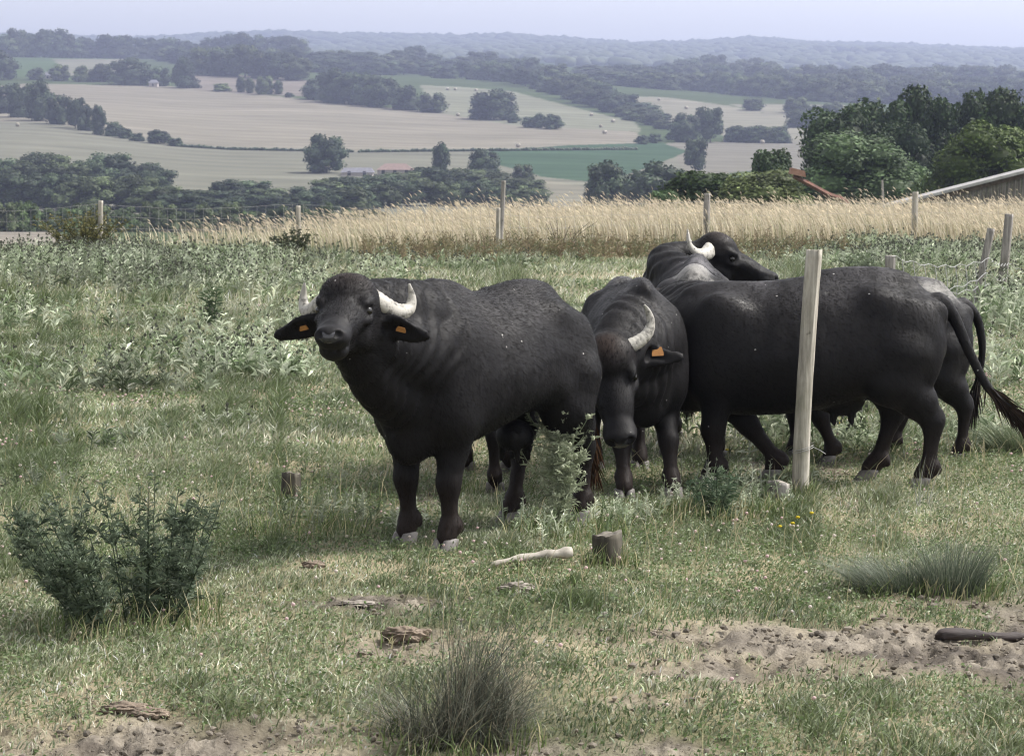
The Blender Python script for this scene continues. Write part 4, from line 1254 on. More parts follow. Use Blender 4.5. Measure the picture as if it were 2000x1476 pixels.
fp(1382, 378, 470, 51.0, 0.075, "grey square post rising from straw grass above the head turned buffalo", M['post_grey'], 15, 0.02, 0.8)
fp(1788, 375, 470, 52.0, 0.075, "pale greenish post in straw grass in front of the shed roof", M['post'], 16, 0.0, 0.7)
fp(1738, 499, 600, 24.5, 0.062, "short grey post top showing just above the broadside buffalo's hip", M['post_grey'], 17, 0.0, 0.8)
fp(1935, 446, 600, 28.4, 0.052, "dark grey leaning post on the right, left one of the near pair", M['post_grey'], 18, 0.22, 0.6)
fp(1971, 418, 600, 30.5, 0.066, "light grey weathered post on the right, right one of the near pair", M['post_grey'], 19, 0.10, 0.6)

def wires(paths, rad, name, label):
    parts = [tube(p, rad, 4, cap=False) for p in paths]
    v, f = joinVF(parts)
    tag(obj(name, mesh_np(name, v, f, True, None, [M['wire']])), label, "netting")

# netting of the far fence
far_p = [(196, 48.0), (582, 50.0), (984, 47.5), (1382, 51.0), (1788, 52.0), (2150, 53.0)]
paths = []
r = rs(5)
pts = [(-150, 47.0)] + far_p
for hgt in (0.25, 0.5, 0.75, 1.0):
    q = []
    for (u0, y0), (u1, y1) in zip(pts[:-1], pts[1:]):
        for t in np.linspace(0, 1, 9)[:-1]:
            Y = y0 + (y1 - y0) * t; X = ((u0 + (u1 - u0) * t) - CX) / F_PX * Y
            q.append((X, Y - 0.07, gz(X, Y) + hgt - 0.10 * math.sin(math.pi * t) * hgt + r.uniform(-.01, .01)))
    paths.append(np.array(q))
for (u0, y0), (u1, y1) in zip(pts[:-1], pts[1:]):
    for t in np.arange(0.03, 1, 0.045):
        Y = y0 + (y1 - y0) * t; X = ((u0 + (u1 - u0) * t) - CX) / F_PX * Y
        z = gz(X, Y)
        paths.append(np.array([(X, Y - 0.07, z + 0.02), (X + 0.01, Y - 0.07, z + 1.0 - 0.10 * math.sin(math.pi * t))]))
wires(paths, 0.0022, "wire_netting", "sagging wire netting strung along the far fence posts")
# slack wires on the right
A_ = P(1740, 500, 24.4); B_ = P(1930, 505, 28.3); C_ = P(1968, 515, 30.4); D_ = P(2080, 548, 30.5)
paths = []
for dz, sag in ((0, 0.10), (-0.16, 0.2), (-0.30, 0.12)):
    for a, b, sg in ((A_, B_, sag), (B_, C_, sag * 0.4), (C_, D_, sag * 0.5)):
        t = np.linspace(0, 1, 24)[:, None]
        p = np.array(a) * (1 - t) + np.array(b) * t
        p[:, 2] += dz - sg * 4 * (t * (1 - t))[:, 0] + 0.018 * np.sin(t[:, 0] * 40 + dz * 30)
        p[:, 1] -= 0.06
        paths.append(p)
for t in np.linspace(0.1, 0.95, 9):
    p = np.array(A_) * (1 - t) + np.array(B_) * t
    p[2] -= 0.4 * t * (1 - t)
    paths.append(np.array([p, p + (0.03, 0, -0.2), p + (-0.02, 0, -0.75)]))
wires(paths, 0.0045, "fence_wire", "loose bent wire fence between the grey posts on the right")

# stumps of sawn off posts
SG = None
post(on(570, 985), on(570, 985) + Vector((0.0, 0.02, 0.155)), 0.058, 0.052, "small grey sawn off post stump in the grass left of the front buffalo's legs", M['stump'], 31, None, 0.5, 0.05, "post_stump", "stump", chip=0.6)
post(on(1190, 1102), on(1190, 1102) + Vector((-0.005, 0.01, 0.145)), 0.080, 0.071, "dark thick bark covered stump beside the tall thistle and the pale fallen branch", M['stump'], 32, None, 0.6, -0.1, "post_stump", "stump", chip=0.6)
post(on(1520, 975), on(1520, 975) + Vector((0.0, 0.01, 0.11)), 0.070, 0.066, "low stump with pale cut top at the foot of the tall leaning post", M['post_grey'], 33, None, 0.3, 0.1, "post_stump", "stump", chip=0.6)
# fallen branch, stones, dark log
g = on(1042, 1112)
pts = bez([(-0.21, -0.10, 0.02), (-0.10, -0.03, 0.035), (0.03, 0.03, 0.045), (0.13, 0.055, 0.05), (0.19, 0.075, 0.055)], 6)
t = np.linspace(0, 1, len(pts))
v, f = tube(pts, 0.012 + 0.018 * t + 0.004 * np.sin(t * 23), 9)
tag(obj("fallen_branch", mesh_np("fallen_branch", v, f, True, None, [M['cut_wood']]), None, g), "pale bare piece of branch lying in the grass left of the dark stump", "branch")
M['stone'] = simple_mat("stone", (0.11, 0.095, 0.08), (0.30, 0.27, 0.235), 20, 0.9, 0.6, 0.02)
M['clod'] = simple_mat("dry_clod", (0.08, 0.062, 0.048), (0.25, 0.20, 0.155), 16, 0.95, 0.9, 0.02)
ICO4 = ico(5)
def lump(px, py, w, d, h, label, mat, name, cat, seed):
    nz = fbm(ICO4[0][:, 0] * 3.4 + seed, ICO4[0][:, 1] * 3.4 + ICO4[0][:, 2] * 2.7, seed, 6)[:, None]
    v = ICO4[0] * (0.45 + 1.1 * nz) * (w / 2, d / 2, h / 2)
    g = on(px, py)
    tag(obj(name, mesh_np(name, v + (0, 0, h * 0.25), ICO4[1], True, None, [mat]), None, g), label, cat)
lump(1008, 1172, 0.15, 0.10, 0.06, "flat grey stone in the grass below the pale fallen branch", M['stone'], "stone", "stone", 2)
lump(790, 1262, 0.19, 0.12, 0.07, "dry crumbly earth clod left of the blurred foreground bush", M['clod'], "earth_clod", "clod", 4)
lump(612, 1116, 0.11, 0.08, 0.04, "small dark clod in the grass left of the front buffalo's hooves", M['clod'], "earth_clod", "clod", 5)
lump(245, 1378, 0.18, 0.10, 0.045, "dark earth clod on the edge of the bare soil at bottom left", M['clod'], "earth_clod", "clod", 6)
lump(290, 1385, 0.14, 0.09, 0.04, "rounded earth clod right of another at the bare soil's edge", M['clod'], "earth_clod", "clod", 8)
lump(1182, 1217, 0.035, 0.03, 0.03, "small white pebble in the grass above the foreground bush", M['cut_wood'], "pebble", "pebble", 7)
lump(700, 1200, 0.18, 0.08, 0.02, "flat pale flake of dry earth in the bright grass", M['stone'], "earth_flake", "clod", 10)
M['wet_log'] = simple_mat("dark_wet_wood", (0.018, 0.014, 0.013), (0.06, 0.045, 0.042), 9, 0.6, 0.7, 0.02, (0.4, 2, 2))
g = on(1905, 1245)
pts = bez([(-0.165, 0.0, 0.02), (-0.12, 0.0, 0.032), (-0.03, 0.0, 0.03), (0.08, 0.0, 0.024), (0.22, 0.01, 0.02), (0.40, 0.02, 0.016)], 8)
t = np.linspace(0, 1, len(pts))
v, f = tube(pts, np.interp(t, [0, 0.1, 0.3, 0.6, 1], [0.018, 0.034, 0.032, 0.022, 0.018]), 14, 0.8)
v += (fbm(v[:, 0] * 18, v[:, 1] * 30 + v[:, 2] * 25, 6, 3)[:, None] - 0.5) * 0.014
tag(obj("dark_log", mesh_np("dark_log", v, f, True, None, [M['wet_log']]), None, g), "dark brown rounded log lying on the bare soil at the right edge", "log")

# shed on the right beyond the straw grass
M['plank'] = simple_mat("weathered_planks", (0.04, 0.036, 0.032), (0.25, 0.23, 0.205), 6, 0.9, 0.5, 0.02, (4, 4, 0.25))
M['roof'] = simple_mat("fibre_cement_roof", (0.24, 0.235, 0.23), (0.42, 0.41, 0.41), 3, 0.85, 0.3, 0.01)
M['dark_wood'] = simple_mat("old_beam", (0.06, 0.045, 0.035), (0.14, 0.11, 0.09), 6, 0.9, 0.4, 0.01)  # dark brown wood of the shed rafter, reused on the machine's cable
YB = 84.0
pa = P(1728, 402, YB); pb = P(2000, 331, YB)
slope = (pb.z - pa.z) / (pb.x - pa.x)
shed = empty("farm_shed", (pa.x, YB, gz(pa.x + 4, YB) - 0.4))
tag(shed, "low wooden shed with a sloping grey roof at the right edge beyond the straw", "shed")
oz = shed.location.z
shed.rotation_euler = (0, 0, -math.atan2(pb.x * 0.92, YB))
Wd = 9.5; dep = 7.0
def roof_pt(x): return pa.z - oz + slope * x
ang = math.atan(slope)
nc = 90
ys = np.linspace(-0.35, dep, nc)
V = []
for k, th_ in ((0, 0.0), (1, -0.10)):
    for x in (-0.15, Wd):
        for y in ys:
            V.append((x, y, roof_pt(x) + th_ + 0.025 * math.sin(y * 2 * math.pi / 0.177)))
V = np.array(V); n = nc
F = []
for j in range(n - 1):
    F += [(j, n + j, n + j + 1, j + 1), (2 * n + j, 2 * n + j + 1, 3 * n + j + 1, 3 * n + j), (j, j + 1, 2 * n + j + 1, 2 * n + j), (n + j, 3 * n + j, 3 * n + j + 1, n + j + 1)]
F += [(0, 2 * n, 3 * n, n), (n - 1, 2 * n - 1, 4 * n - 1, 3 * n - 1)]
obj("roof", mesh_np("roof", V, np.array(F), False, None, [M['roof']]), shed)
parts = []
x = 2.0
r = rs(44)
while x < Wd - 0.2:
    w = r.uniform(0.13, 0.19)
    top = roof_pt(x) - 0.13; y0 = r.uniform(-0.012, 0.012)
    bb, ff = boxVF(x, x + w - 0.012, y0, y0 + 0.03, -0.5, max(0.1, top - r.uniform(0.0, 0.06)))
    parts.append((bb, ff)); x += w
v, f = joinVF(parts)
obj("plank_wall", mesh_np("plank_wall", v, f, False, None, [M['plank']]), shed)
parts = [boxVF(1.7, Wd - 0.1, dep - 0.3, dep - 0.2, -0.5, 1.3), boxVF(1.8, 1.9, 0.2, dep - 0.3, -0.5, 0.75)]
v, f = joinVF(parts)
obj("rear_wall", mesh_np("rear_wall", v, f, False, None, [M['plank']]), shed)
v, f = boxVF(0.1, Wd - 0.1, -0.12, -0.02, -0.10, 0.06)
v[:, 2] += [roof_pt(q) - 0.16 for q in v[:, 0]]
obj("rafter", mesh_np("rafter", v, f, False, None, [M['dark_wood']]), shed)

# rusty arm of a farm machine
M['rust'] = simple_mat("rusty_steel", (0.07, 0.04, 0.033), (0.19, 0.095, 0.068), 5, 0.85, 0.4, 0.01)
M['rust_light'] = simple_mat("rusty_plate", (0.22, 0.12, 0.085), (0.36, 0.21, 0.155), 4, 0.85, 0.2, 0.01)
YM = 88.0
ma = P(1655, 398, YM); mb_ = P(1550, 344, YM)
mach = empty("farm_machine_arm", (ma.x, YM, ma.z))
tag(mach, "rusty raised farm machine arm with a plate on its tip, by the willow bush", "farm machine")
e = np.array(mb_ - ma)
pts = bez([np.array([0.5, 0, -1.2]), np.array([0, 0, 0.0]), e * 0.35 + (0, 0, -0.02), e * 0.7 + (0, 0, 0.0), e], 6)
v, f = tube(pts, np.linspace(0.11, 0.09, len(pts)), 4)
obj("boom", mesh_np("boom", v, f, False, None, [M['rust']]), mach)
v, f = boxVF(-0.32, 0.30, -0.25, 0.25, -0.10, 0.14)
v = v @ Matrix.Rotation(0.22, 3, 'Y').transposed() if False else v
v[:, 2] += -v[:, 0] * 0.22
v[v[:, 2] > 0.05, 0] *= 0.85
obj("plate", mesh_np("plate", v + e + (0.15, 0, 0.12), f, False, None, [M['rust_light']]), mach)
cab = bez([e * 0.98 + (0.2, 0, 0.0), e * 0.6 + (0, 0, 0.05), e * 0.25 + (0.1, 0, 0.02), (0.5, 0, 0.05)], 6)
v, f = tube(cab, 0.018, 5)
obj("cable", mesh_np("cable", v, f, True, None, [M['dark_wood']]), mach)
v, f = tube(bez([e * 0.9 + (0.3, 0, -0.05), e * 0.5 + (0.15, 0, -0.22), (-0.1, 0, -0.35)], 6), 0.03, 5)
obj("strut", mesh_np("strut", v, f, True, None, [M['rust']]), mach)
post((P(1732, 400, 86).x, 86, -1.6), P(1722, 352, 86), 0.06, 0.04, "bare dead stake leaning by the shed roof", M['post_grey'], 61, None, 0.2, 0, "dead_stake", "stake")

# farm buildings in the valley
M['wall_pale'] = simple_mat("pale_render", (0.30, 0.27, 0.255), (0.38, 0.345, 0.325), 1.0, 0.9, 0)
M['tile'] = simple_mat("clay_tiles", (0.14, 0.105, 0.095), (0.20, 0.145, 0.13), 1.5, 0.9, 0.3, 0.03)
M['slate'] = simple_mat("slate", (0.09, 0.09, 0.11), (0.16, 0.16, 0.18), 1.5, 0.8, 0.2, 0.03)
M['window'] = simple_mat("window_dark", (0.03, 0.03, 0.035), (0.05, 0.05, 0.06), 2, 0.3, 0)
def house(px0, px1, base, eave, ridge, label, wm, rm, nwin=3, depth=6.0, name="farmhouse", hip=0.2):
    g0 = ground_at((px0 + px1) / 2, base); sc = g0.y / F_PX
    w = (px1 - px0) * sc; he = (base - eave) * sc; hr = (base - ridge) * sc
    root = empty(name, (g0.x, g0.y, g0.z - 0.2))
    tag(root, label, "house")
    v, f = boxVF(-w / 2, w / 2, 0, depth, -1.5, he)
    obj("wall", mesh_np("wall", v, f, False, None, [wm]), root)
    o = 0.35
    v = np.array([(-w / 2 - o, -o, he - 0.05), (w / 2 + o, -o, he - 0.05), (w / 2 + o, depth + o, he - 0.05), (-w / 2 - o, depth + o, he - 0.05),
                  (-w / 2 + hip * w, depth / 2, hr), (w / 2 - hip * w, depth / 2, hr)])
    obj("roof", mesh_np("roof", v, [np.array([(0, 1, 5, 4), (2, 3, 4, 5), (3, 2, 1, 0)]), np.array([(1, 2, 5), (3, 0, 4)])], False, None, [rm]), root)
    for i in range(nwin):
        x = -w / 2 + w * (i + 0.5) / nwin
        v, f = boxVF(x - 0.4, x + 0.4, -0.04, 0.1, he * 0.3, he * 0.3 + 1.1)
        obj("window", mesh_np("window", v, f, False, None, [M['window']]), root)
    return root
house(738, 806, 343, 330, 318, "pale farmhouse with a reddish tiled roof right of the lone broad tree", M['wall_pale'], M['tile'])
house(668, 728, 344, 335, 326, "long low farm barn with a dark roof beside the lone broad tree", M['wall_pale'], M['slate'], 2, 7, "farm_barn", 0.05)
house(92, 108, 157, 149, 141, "tiny hamlet house with a steep dark roof among trees at upper left", M['wall_pale'], M['slate'], 1)
house(296, 312, 172, 163, 157, "tiny pale hamlet house right of the broad dark tree of the hamlet", M['wall_pale'], M['slate'], 1)
house(878, 890, 352, 344, 338, "tiny pale outbuilding right of the poplar", M['wall_pale'], M['tile'], 1, 4, "outbuilding")
# round hay bales
M['bale'] = simple_mat("hay_bale", (0.24, 0.22, 0.18), (0.34, 0.31, 0.26), 4, 1.0, 0.4, 0.04)
r = rs(71)
nb, sb = 20, 6
th = np.linspace(0, 2 * np.pi, nb, endpoint=False)
v, f = tube(np.array([(x, 0, 0.65) for x in np.linspace(-0.62, 0.62, sb)]), 0.66 + 0.02 * np.sin(np.arange(sb) * 2), nb)
bale_me = mesh_np("hay_bale", v, f, True, None, [M['bale']])
for (u, y) in [(1414, 277), (1438, 277), (1462, 279), (1486, 281), (1180, 262), (1154, 228), (1172, 250), (1196, 240), (1012, 288), (875, 178), (890, 178), (930, 180), (680, 205), (895, 228), (1285, 198), (1338, 214), (40, 248)]:
    gq = ground_at(u, y)
    o = obj("hay_bale", bale_me, None, gq); o.rotation_euler = (0, 0, r.uniform(0, 3.14)); o.scale = (1.0, 1.0, 1.0)
    tag(o, "tiny pale round hay bale lying on the distant stubble fields", "hay bale", "hay bales on the distant fields")
# ------------------------------------------------------------------ grass, straw, weeds and single plants
def put_z(X, Y): return height(X, Y) + 0.0

def scatter(n, Y0, Y1, rng, pad=0.25):
    a = rng.uniform(0, 1, n)
    Y = np.sqrt(Y0 ** 2 + a * (Y1 ** 2 - Y0 ** 2))
    X = rng.uniform(-1, 1, n) * (0.2255 * Y * (1 + pad) + 0.35)
    return X, Y

PAL = np.array([(0.125, 0.165, 0.070), (0.19, 0.225, 0.125), (0.155, 0.19, 0.11), (0.28, 0.30, 0.19), (0.46, 0.43, 0.32), (0.60, 0.565, 0.45), (0.36, 0.38, 0.28)])
def grass_cols(X, Y, rng):
    n = len(X)
    dry = np.clip((fbm(X * 0.55, Y * 0.55, 61, 4) - 0.36) * 3.4, 0, 1) * np.interp(Y, [8, 11, 16], [0.45, 0.65, 1.0])
    lush = np.clip((fbm(X * 0.8 + 9, Y * 0.5, 63, 4) - 0.49) * 6, 0, 1)
    p = rng.uniform(0, 1, n)
    pick = np.where(p < 0.16 + 0.38 * dry, rng.choice([4, 5, 6], n), rng.choice([0, 1, 2, 3, 6], n))
    c = np.clip(PAL[pick] * np.exp(rng.normal(0, 0.32, n))[:, None], 0, 0.72)
    cl = clump(X, Y)
    hi = np.clip((cl - 0.53) * 7, 0, 1)[:, None]; lo = np.clip((0.44 - cl) * 7, 0, 1)[:, None]
    c = c * np.interp(Y, [8, 13], [0.92, 1.04])[:, None]
    c = c * (1 - 0.50 * lush[:, None]) + np.array([0.008, 0.026, 0.002]) * lush[:, None]
    g = np.array([0.075, 0.105, 0.035]) * np.exp(rng.normal(0, 0.3, n))[:, None]
    c = c * (1 - 0.7 * hi) + g * 0.7 * hi
    c = c * (1 + 0.45 * lo * np.array([1.05, 1.0, 0.95]))
    return np.clip(c, 0, 0.72)

def clump(X, Y):
    k = np.clip(14.0 / Y, 0.3, 1.2)
    return 0.55 * fbm(X * 5.5 * k, Y * 3.0 * k, 67, 3) + 0.45 * fbm(X * 1.6, Y * 0.9, 69, 3)

def tallness(X, Y):
    return np.clip((fbm(X * 0.9 + 3, Y * 0.9, 71, 3) - 0.42) * 4, 0, 1)

allV, allF, allC, off = [], [], [], 0
def push(V, F, C, k):
    global off
    allV.append(V); allF.append(F + off); allC.append(np.repeat(C, k, 0)); off += len(V)

r = rs(1234)
for (n, Y0, Y1, hh, ww, s2) in [(270000, 6.4, 15.5, 0.038, 0.0062, True), (230000, 15.5, 30, 0.060, 0.0105, True), (220000, 30, 66, 0.12, 0.022, False)]:
    X, Y = scatter(n, Y0, Y1, r)
    s = soil(X, Y)
    keep = r.uniform(0, 1, len(X)) > s * 1.25
    u = X / Y * F_PX + CX
    keep &= Y < crest(u) + 2
    X, Y, s = X[keep], Y[keep], s[keep]
    n = len(X)
    tl = tallness(X, Y)
    H = hh * (0.35 + 0.55 * tl + 0.5 * r.uniform(0, 1, n) ** 2 + 1.5 * np.clip((clump(X, Y) - 0.5) * 5, 0, 1)) * (1 - 0.5 * s)
    W = ww * r.uniform(0.5, 1.6, n)
    lean = r.normal(0, 0.55, (n, 2)) * H[:, None] + np.array([0.25, -0.05]) * H[:, None]
    B = np.stack([X, Y, put_z(X, Y) - 0.004], 1)
    V, F, k = blades(B, H, W, lean, r, s2)
    push(V, F, grass_cols(X, Y, r), k)
# broad low leaves of clover and plantain between the blades
for (n, Y0, Y1, sz) in [(130000, 6.4, 15.5, 0.017), (90000, 15.5, 32, 0.030), (50000, 32, 62, 0.06)]:
    X, Y = scatter(n, Y0, Y1, r)
    s = soil(X, Y)
    cl = fbm(X * 1.1 + 40, Y * 1.1, 81, 3)
    keep = (r.uniform(0, 1, len(X)) > s * 1.3) & (cl > r.uniform(0.25, 0.7, len(X))) & (Y < crest(X / Y * F_PX + CX) + 1)
    X, Y = X[keep], Y[keep]; n = len(X)
    Pt = np.stack([X, Y, put_z(X, Y) + r.uniform(0.005, 0.05, n)], 1)
    D = r.normal(size=(n, 3)) * (1, 1, 0.45) + (0, 0, 0.15)
    V, F = leafs(Pt, D, sz * r.uniform(0.7, 1.6, n), sz * r.uniform(0.5, 0.9, n), r, 0.25, 0.1)
    c = np.array([(0.10, 0.15, 0.055), (0.14, 0.19, 0.085), (0.21, 0.25, 0.14)])[r.integers(0, 3, n)] * np.exp(r.normal(0, 0.2, n))[:, None]
    push(V, F, c, 4)
tag(obj("grass", mesh_np("grass", np.concatenate(allV), np.concatenate(allF), False, np.concatenate(allC), [M['grass']])),
    "short grazed grass and clover of the pasture", "grass", kind="stuff")

# longer dry stalks standing out of the turf
allV, allF, allC, off = [], [], [], 0
for (n, Y0, Y1) in [(5000, 6.8, 16), (8000, 16, 46)]:
    X, Y = scatter(n, Y0, Y1, r)
    keep = (soil(X, Y) < 0.5) & (fbm(X * 0.7, Y * 0.7, 91, 3) > r.uniform(0.3, 0.7, n)) & (Y < crest(X / Y * F_PX + CX))
    X, Y = X[keep], Y[keep]; n = len(X)
    H = r.uniform(0.07, 0.24, n); ln = r.normal(0, 0.5, (n, 2)) * H[:, None] + np.array([0.2, 0]) * H[:, None]
    V, F, k = blades(np.stack([X, Y, put_z(X, Y)], 1), H, np.full(n, 0.0035) * (1 + Y / 30), ln, r, True)
    c = np.array([(0.42, 0.37, 0.24), (0.30, 0.28, 0.16), (0.16, 0.19, 0.08)])[r.integers(0, 3, n)]
    push(V, F, c, k)
tag(obj("dry_stalks", mesh_np("dry_stalks", np.concatenate(allV), np.concatenate(allF), False, np.concatenate(allC), [M['straw']])),
    "single dry grass stalks standing out of the turf", "grass stalks", kind="stuff")

# longer grass left standing round posts, stumps and stones
for (a, b, n, rad, hh) in [(570, 990, 90, 0.10, 0.10), (1192, 1108, 150, 0.15, 0.11), (1520, 978, 90, 0.11, 0.07), (1562, 972, 110, 0.10, 0.12), (1040, 1112, 90, 0.24, 0.05), (1008, 1174, 40, 0.1, 0.05),
                           (256, 1217, 420, 0.42, 0.12), (900, 1445, 260, 0.30, 0.09), (1745, 1155, 160, 0.2, 0.08), (1870, 1160, 160, 0.2, 0.09), (600, 1040, 260, 0.35, 0.13), (1100, 1045, 300, 0.35, 0.14), (1410, 1000, 300, 0.35, 0.12), (790, 1265, 40, 0.14, 0.05), (960, 960, 200, 0.3, 0.12), (1280, 985, 200, 0.3, 0.10), (1740, 960, 200, 0.4, 0.08)]:
    g = G(a, b)
    th = r.uniform(0, 6.28, n); q = np.sqrt(r.uniform(0.1, 1, n)) * rad
    X = g.x + np.cos(th) * q; Y = g.y + np.sin(th) * q * 0.9 - 0.02
    H = hh * r.uniform(0.4, 1.25, n); ln = r.normal(0, 0.35, (n, 2)) * H[:, None] + np.array([0.15, 0]) * H[:, None]
    V, F, k = blades(np.stack([X, Y, put_z(X, Y)], 1), H, np.full(n, 0.006), ln, r, True)
    c = np.array([(0.10, 0.14, 0.045), (0.16, 0.20, 0.08), (0.075, 0.11, 0.035), (0.36, 0.33, 0.2)])[r.integers(0, 4, n)] * np.exp(r.normal(0, 0.2, n))[:, None]
    push(V, F, c, k)
tag(obj("tall_grass", mesh_np("tall_grass", np.concatenate(allV[2:]), np.concatenate([f - len(allV[0]) - len(allV[1]) for f in allF[2:]]), False, np.concatenate(allC[2:]), [M['grass']])), "longer grass left standing round posts, stumps and bushes", "grass", kind="stuff")
# clover flower heads
X, Y = scatter(9000, 8, 34, r, 0.1)
cl = fbm(X * 0.8 + 5, Y * 0.8, 101, 3)
u = X / Y * F_PX + CX
keep = (soil(X, Y) < 0.25) & (cl > r.uniform(0.42, 0.75, len(X))) & ((u > 500) | (Y < 20))
X, Y = X[keep], Y[keep]
parts, cc = [], []
IV, IF = ICO1
for x, y in zip(X, Y):
    sz = r.uniform(0.006, 0.0095) * (1 + y / 60)
    parts.append((IV * (sz, sz, sz * 0.85) + (x, y, gz(x, y) + r.uniform(0.03, 0.075)), IF))
    cc.append(np.tile(np.array([(0.62, 0.56, 0.52), (0.60, 0.46, 0.46), (0.45, 0.42, 0.33)][r.integers(0, 3)]), (len(IV), 1)))
v, f = joinVF(parts)
tag(obj("clover_flowers", mesh_np("clover_flowers", v, f, True, np.vstack(cc), [M['straw']])), "pale pink and white clover heads scattered through the turf", "flowers", kind="stuff")
parts = []
for (a, b) in [(1558, 1022), (1585, 1016), (1523, 1035), (1548, 1030), (1745, 532), (1850, 700), (1420, 890), (1640, 830)]:
    g = on(a, b)
    parts.append((IV * (0.014, 0.014, 0.008) + np.array(g) + (0, 0, 0.06), IF))
v, f = joinVF(parts)
tag(obj("yellow_flowers", mesh_np("yellow_flowers", v, f, True, np.tile((0.62, 0.50, 0.03), (len(v), 1)), [M['straw']])), "few bright yellow flowers in the turf near the leaning post", "flowers", kind="stuff")

# clods on the bare soil
parts, cc = [], []
n = 0
X, Y = scatter(26000, 6.6, 15, r, 0.1)
s = soil(X, Y)
keep = r.uniform(0, 1, len(X)) < s * 0.9
for x, y in zip(X[keep][:5200], Y[keep][:5200]):
    sz = 0.004 + 0.013 * r.uniform(0, 1) ** 4
    nz = (0.6 + 0.8 * r.uniform(0, 1, (len(IV), 1)))
    parts.append((IV * nz * (sz * r.uniform(.7, 1.4), sz * r.uniform(.7, 1.4), sz * 0.7) + (x, y, gz(x, y) + sz * 0.1 + 0.006), IF))
    cc.append(np.tile(np.array((0.26, 0.228, 0.188)) * r.uniform(0.55, 1.25), (len(IV), 1)))
v, f = joinVF(parts)
tag(obj("soil_crumbs", mesh_np("soil_crumbs", v, f, False, np.vstack(cc), [M['straw']])), "crumbs of dry trampled soil on the bare patches", "soil", kind="stuff")

# tall straw coloured grass behind the far fence
allV, allF, allC, off = [], [], [], 0
n = 85000
Y = r.uniform(46, 66, n); u = r.uniform(150, 2150, n)
X = (u - CX) / F_PX * Y
c0 = crest(u)
lowY = np.interp(u, [150, 500, 800, 1000, 1300, 2200], [47.5, 48.5, 47.5, 47.5, 50.0, 51])
dens = np.interp(u, [150, 350, 620, 820, 1000, 2200], [0.0, 0.14, 0.35, 0.75, 1.0, 1.0]) * np.clip(fbm(X * 0.35, Y * 0.35, 117, 3) * 2.2, 0.3, 1)
keep = (Y > lowY + fbm(X * 0.6, Y * 0, 111, 3) * 3 - 1.2) & (Y < c0 + 3) & (r.uniform(0, 1, n) < dens)
X, Y, u = X[keep], Y[keep], u[keep]; n = len(X)
H = np.interp(u, [150, 500, 700, 1000, 2200], [0.45, 0.5, 0.62, 0.72, 0.74]) * r.uniform(0.6, 1.1, n) * (0.75 + 0.45 * fbm(X * 1.2, Y * 1.2, 113, 3)) * (1 + 0.35 * (r.uniform(0, 1, n) < 0.04))
lean = r.normal(0, 0.13, (n, 2)) * H[:, None] + np.array([-0.26, 0.0]) * (H * (0.5 + fbm(X * 0.5, Y * 0.5, 115, 2)))[:, None]
B = np.stack([X, Y, height(X, Y) - 0.02], 1)
V, F, k = blades(B, H, r.uniform(0.010, 0.022, n), lean, r, True, 0.3)
C = np.array([(0.53, 0.47, 0.355), (0.44, 0.385, 0.28), (0.60, 0.545, 0.43), (0.34, 0.295, 0.21), (0.25, 0.255, 0.15)])[r.integers(0, 5, n)] * np.exp(r.normal(0, 0.22, n))[:, None]
push(V, F, C, k)
# seed heads
sel = r.uniform(0, 1, n) < 0.22
tip = B[sel] + np.stack([lean[sel][:, 0], lean[sel][:, 1], H[sel]], 1)
D = np.stack([lean[sel][:, 0] * 1.6 - 0.08, lean[sel][:, 1], H[sel] * 0.7], 1)
V, F = leafs(tip, D, r.uniform(0.10, 0.20, len(tip)), 0.022, r, 0.3, 0.2)
push(V, F, np.tile((0.52, 0.455, 0.345), (len(tip), 1)) * np.exp(r.normal(0, 0.2, len(tip)))[:, None], 4)
tag(obj("straw_grass", mesh_np("straw_grass", np.concatenate(allV), np.concatenate(allF), False, np.concatenate(allC), [M['straw']])),
    "tall ripe straw coloured grass along the far fence", "grass", kind="stuff")

